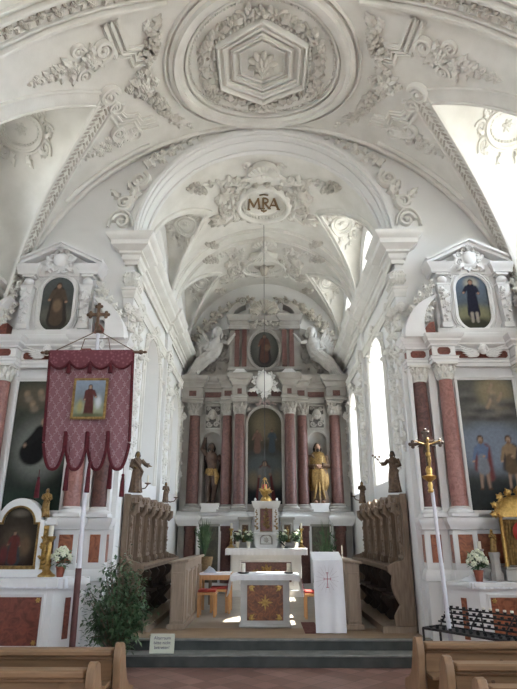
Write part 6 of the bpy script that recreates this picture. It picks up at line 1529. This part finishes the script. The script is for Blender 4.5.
# processional banner
bx_, by_ = -2.10, 6.5
T = thing('procession_banner', 'crimson damask church banner on a tall pole in front of the left altar', 'banner', (bx_, by_, 0))
g = G(); g.tube([(bx_ + .05, by_, 1.28), (bx_, by_, 4.1)], [.026, .022], 12); g.build('upper_pole', POLEW, T)
g = G(); g.tube([(bx_ + .07, by_, 0.002), (bx_ + .05, by_, 1.3)], [.034, .034], 12); g.build('lower_pole', POLED, T)
g = G(); zt = 3.80; g.tube([(-2.70, by_, zt + .01), (-1.56, by_, zt)], .018, 10)
for x in (-2.72, -1.54): g.sph((x, by_, zt), (.035, .03, .03), 10, 7); g.sph((x + (.05 if x > -2 else -.05), by_, zt), (.03, .018, .018), 8, 5)
g.build('crossbar', BRONZE, T)
g = G(); 
for a, b in (((-2.66, zt), (bx_ - .0, 4.09)), ((-1.6, zt), (bx_, 4.09)), ((-2.3, zt), (-2.26, 3.98)), ((-1.92, zt), (-1.96, 3.98)), ((-2.26, 3.98), (-1.96, 3.98))): g.tube([(a[0], by_, a[1]), (b[0], by_, b[1])], .006, 6)
g.build('hanging_cords', BRONZE, T)
g = G(); c0 = (bx_ - .02, 4.27)
g.lathe([(.025, 0), (.045, .03), (.03, .06), (.02, .1), (0, .1)], (bx_, by_, 4.05), 12); g.box(c0[0] - .018, c0[0] + .018, by_ - .012, by_ + .012, 4.1, 4.42); g.box(c0[0] - .09, c0[0] + .09, by_ - .012, by_ + .012, 4.29, 4.325)
for x, z in ((-.10, 4.307), (.10, 4.307), (0, 4.42)):
    for dx, dz in ((0, 0), (.03, 0), (-.03, 0), (0, .03), (0, -.03)): g.sph((c0[0] + x + dx, by_, z + dz), (.024, .014, .024), 8, 5)
g.sph((c0[0], by_, 4.307), (.04, .02, .04), 10, 6); g.build('finial_cross', BRONZE, T)
def bx_at(u, z): t = (zt - z) / 1.45; return (-2.655 + .08 * t) + u * (1.03 - .03 * t)
def by_at(u, z): t = (zt - z) / 1.45; return by_ - .045 - .02 * sin(u * 9) * t - .015 * sin(u * 17 + 1) * t
def lobe_z(u):
    q = (u * 4) % 1.0; k = 2 * q - 1
    if abs(k) > .93 and .02 < u < .98: return 2.79 - .0
    return 2.36 + .30 * abs(k) ** 2.6 
g = G(); NU, NZ = 96, 40; rows = []
for i in range(NU + 1):
    u = i / NU; zb = lobe_z(u); rows.append([(bx_at(u, z), by_at(u, z), z) for z in [zt - .01 + (zb - zt + .01) * j / NZ for j in range(NZ + 1)]])
g.grid(rows); g.grid([[(x, y + .012, z) for x, y, z in r] for r in rows]); g.build('banner_cloth', DAMASK, T)
g = G()
edge = [(u, lobe_z(u)) for u in [i / 192 for i in range(193)]]
P = [(bx_at(u, z), by_at(u, z) - .003, z) for u, z in edge]; g.tube(P, .019, 6); 
for u in (0, 1): g.tube([(bx_at(u, z), by_at(u, z) - .003, z) for z in [zt - .02 - 1.1 * j / 14 for j in range(15)]], .019, 6)
for k in range(1, 4): g.tube([(bx_at(k / 4, z), by_at(k / 4, z) - .006, z) for z in (2.80, 2.66, 2.6)], .02, 6)
g.build('velvet_edging', VELVET, T)
g = G(); rows = []
val = lambda u: zt - .14 - .09 * abs(sin(pi * u * 4)) ** .8
for i in range(97): u = i / 96; rows.append([(bx_at(u, z), by_at(u, z) - .016 - .004 * j, z) for j, z in enumerate((zt + .012, zt - .06, val(u)))])
g.grid(rows); g.build('valance', VALANCE, T)
g = G(); g.tube([(bx_at(u, val(u)), by_at(u, val(u)) - .026, val(u)) for u in [i / 96 for i in range(97)]], .016, 6); g.build('valance_fringe', VELVET, T)
def tassel(x, y, z, L):
    g = G(); g.tube([(x, y, z), (x, y, z - L * .25)], .004, 5); g.sph((x, y, z - L * .3), (.018, .018, .022), 8, 5); g.lathe([(.014, 0), (.022, -L * .15), (.03, -L * .6), (.026, -L * .62), (0, -L * .6)][::-1], (x, y, z - L * .34), 12); g.build('tassel', VELVET, T)
for u in (.25, .5, .75): tassel(bx_at(u, 3.66), by_at(u, 3.66) - .04, zt - .13, .17)
for x, z0, L in ((-2.60, 2.36, .33), (-2.28, 2.62, .52), (-2.03, 2.62, .54), (-1.78, 2.62, .5), (-1.63, 2.4, .36)): tassel(x, by_ - .05, z0, L)
pxc, pz0, pz1 = bx_at(.515, 3.2), 2.955, 3.43
g = G(); mb = wall_front(by_ - .075); g.sweep2(step_band(.03, .012), [(pxc - .195, pz0), (pxc + .195, pz0), (pxc + .195, pz1), (pxc - .195, pz1)], mb); g.box(pxc - .185, pxc + .185, by_ - .075, by_ - .045, pz0, pz1); g.build('picture_border', GILT, T)
bp = Pic((.22, .27, .34), (.14, .145, .09), 1.25); bp.e(0, .28, .6, .22, (.26, .28, .18), .15).e(.3, .5, .1, .2, (.5, .52, .55), .08).e(-.3, .35, .08, .2, (.30, .27, .12), .06).person(0, .06, 1.06, (.085, .03, .027), (.36, .24, .17), (.05, .03, .025), arm_l=(-.15, .5), arm_r=(.2, .58)).e(0, .05, .5, .06, (.10, .11, .06), .05)
canvas(T, bp, .178, pz0 + .015, pz1 - .015, by_ - .079, pxc, 'rect', 'banner_painting', 36, 40)

# processional crucifix
cx_, cy_ = 1.915, 6.5
T = thing('procession_crucifix', 'gilt crucifix on a tall white pole in front of the right altar', 'crucifix', (cx_, cy_, 0))
g = G(); g.tube([(cx_ + .045, cy_, 0.002), (cx_ - .005, cy_, 2.14)], [.026, .02], 12); g.build('pole', POLEW, T)
x0 = cx_ - .02
g = G(); g.lathe([(.026, 0), (.035, .02), (.022, .05), (.03, .08), (.02, .12), (.075, .16), (.085, .185), (.03, .2), (.04, .26), (.02, .3), (0, .3)], (x0, cy_, 2.1), 16); g.build('knop', GOLD, T)
g = G(); g.box(x0 - .022, x0 + .022, cy_ - .012, cy_ + .012, 2.36, 2.80); k = g.mark(); g.box(-.145, .145, cy_ - .012, cy_ + .012, -.016, .016); g.xf(k, lambda x, y, z: (x0 + x, y, 2.66 + z + .06 * x))
for x, z in ((-.16, 2.65), (.16, 2.67), (0, 2.79)):
    for dx, dz in ((0, 0), (.03, 0), (-.03, 0), (0, .03), (0, -.03)): g.sph((x0 + x + dx, cy_, z + dz), (.022, .014, .022), 8, 5)
for q in range(8): a = q * pi / 4; leaf(g, wall_front(cy_ - .005), x0, 2.66, .12, .04, a + .39, .01, 0, 1)
g.build('cross', STALLD, T)
g = G(); P = lambda x, y, z: (x0 + x, cy_ - .03 + y, 2.4 + z)
head(g, P(.005, -.02, .295), .024); g.tube([P(0, 0, .12), P(.005, -.004, .18), P(0, -.004, .245), P(0, 0, .262)], [.019, .018, .026, .015], 10); g.tube([P(-.01, 0, .13), P(-.012, -.02, .06), P(.0, -.005, -.03)], [.014, .011, .007], 8); g.tube([P(.01, 0, .13), P(.014, -.02, .06), P(.004, -.005, -.03)], [.014, .011, .007], 8)
for s in (-1, 1): g.tube([P(s * .03, 0, .245), P(s * .08, 0, .262), P(s * .14, .004, .285)], [.012, .009, .007], 8); hand(g, P(s * .14, .004, .285), (s, 0, .2), .012)
g.build('corpus', GILT, T, remesh=.0045)
g = G(); k = g.mark(); g.loft(robe_rows(.3, [(.38, .075, .07, 0), (.44, .095, .085, 0), (.5, .085, .075, 0)], 7, .15)); g.move(k, x0, cy_ - .03, 2.4 + .0); g.build('loincloth', GOLD, T)

# votive candle rack
A0 = Vector((1.70, 6.62)); dd = Vector((.585, -.81)); bb = Vector((.81, .585)); RL = 1.25
T = thing('candle_rack', 'black iron votive candle rack between the right front pew and right altar', 'candle rack', (2.3, 6.3, 0))
def R3(l, b, z): p = A0 + dd * l + bb * b; return (p.x, p.y, z)
rails = [(.27 + .06 * i, .745 + .04 * i) for i in range(4)]
g = G(); g.prism([R3(0, 0, .685), R3(RL, 0, .685), R3(RL, .28, .685), R3(0, .28, .685)], (0, 0, .012))
for b in (0, .28): g.tube([R3(0, b, .70), R3(RL, b, .70)], .011, 8)
for l in (0, RL): g.tube([R3(l, 0, .70), R3(l, .28, .70)], .011, 8)
g.build('tray', IRON, T)
for b, z in rails:
    g = G(); g.tube([R3(0, b, z), R3(RL, b, z)], .009, 8); g.build('rail', IRON, T)
for l in (.04, .42, .82, RL - .04):
    g = G(); g.tube([R3(l, .25, .69), R3(l, .27, .745), R3(l, .45, .87), R3(l, .47, .66)], .009, 8); g.build('rail_support', IRON, T)
for l in (0, RL):
    for b in (0, .28): g = G(); g.tube([R3(l, b, .003), R3(l, b, .70)], .013, 8); g.build('leg', IRON, T)
for b in (0, .28): g = G(); g.tube([R3(0, b, .2), R3(RL, b, .2)], .009, 8); g.build('stretcher', IRON, T)
for r, (b, z) in enumerate([(.07, .693), (.18, .693)] + rails):
    for i in range(15):
        p = R3(.05 + .082 * i, b, z + .004); g = G()
        g.lathe([(.015, 0), (.019, .016), (.021, .022), (.018, .022), (.015, .006), (0, .006)], p, 10); g.build('candle_holder', IRON, T)
        if r == 5 and i > 4:
            g = G(); g.lathe([(.015, 0), (.017, .034), (.014, .034), (0, .032)], (p[0], p[1], p[2] + .007), 12)
            o = g.build('votive_candle', WAX); tag(o, 'small white votive candle on the top rail of the black candle rack', 'candle', 'votive candles on the rack')
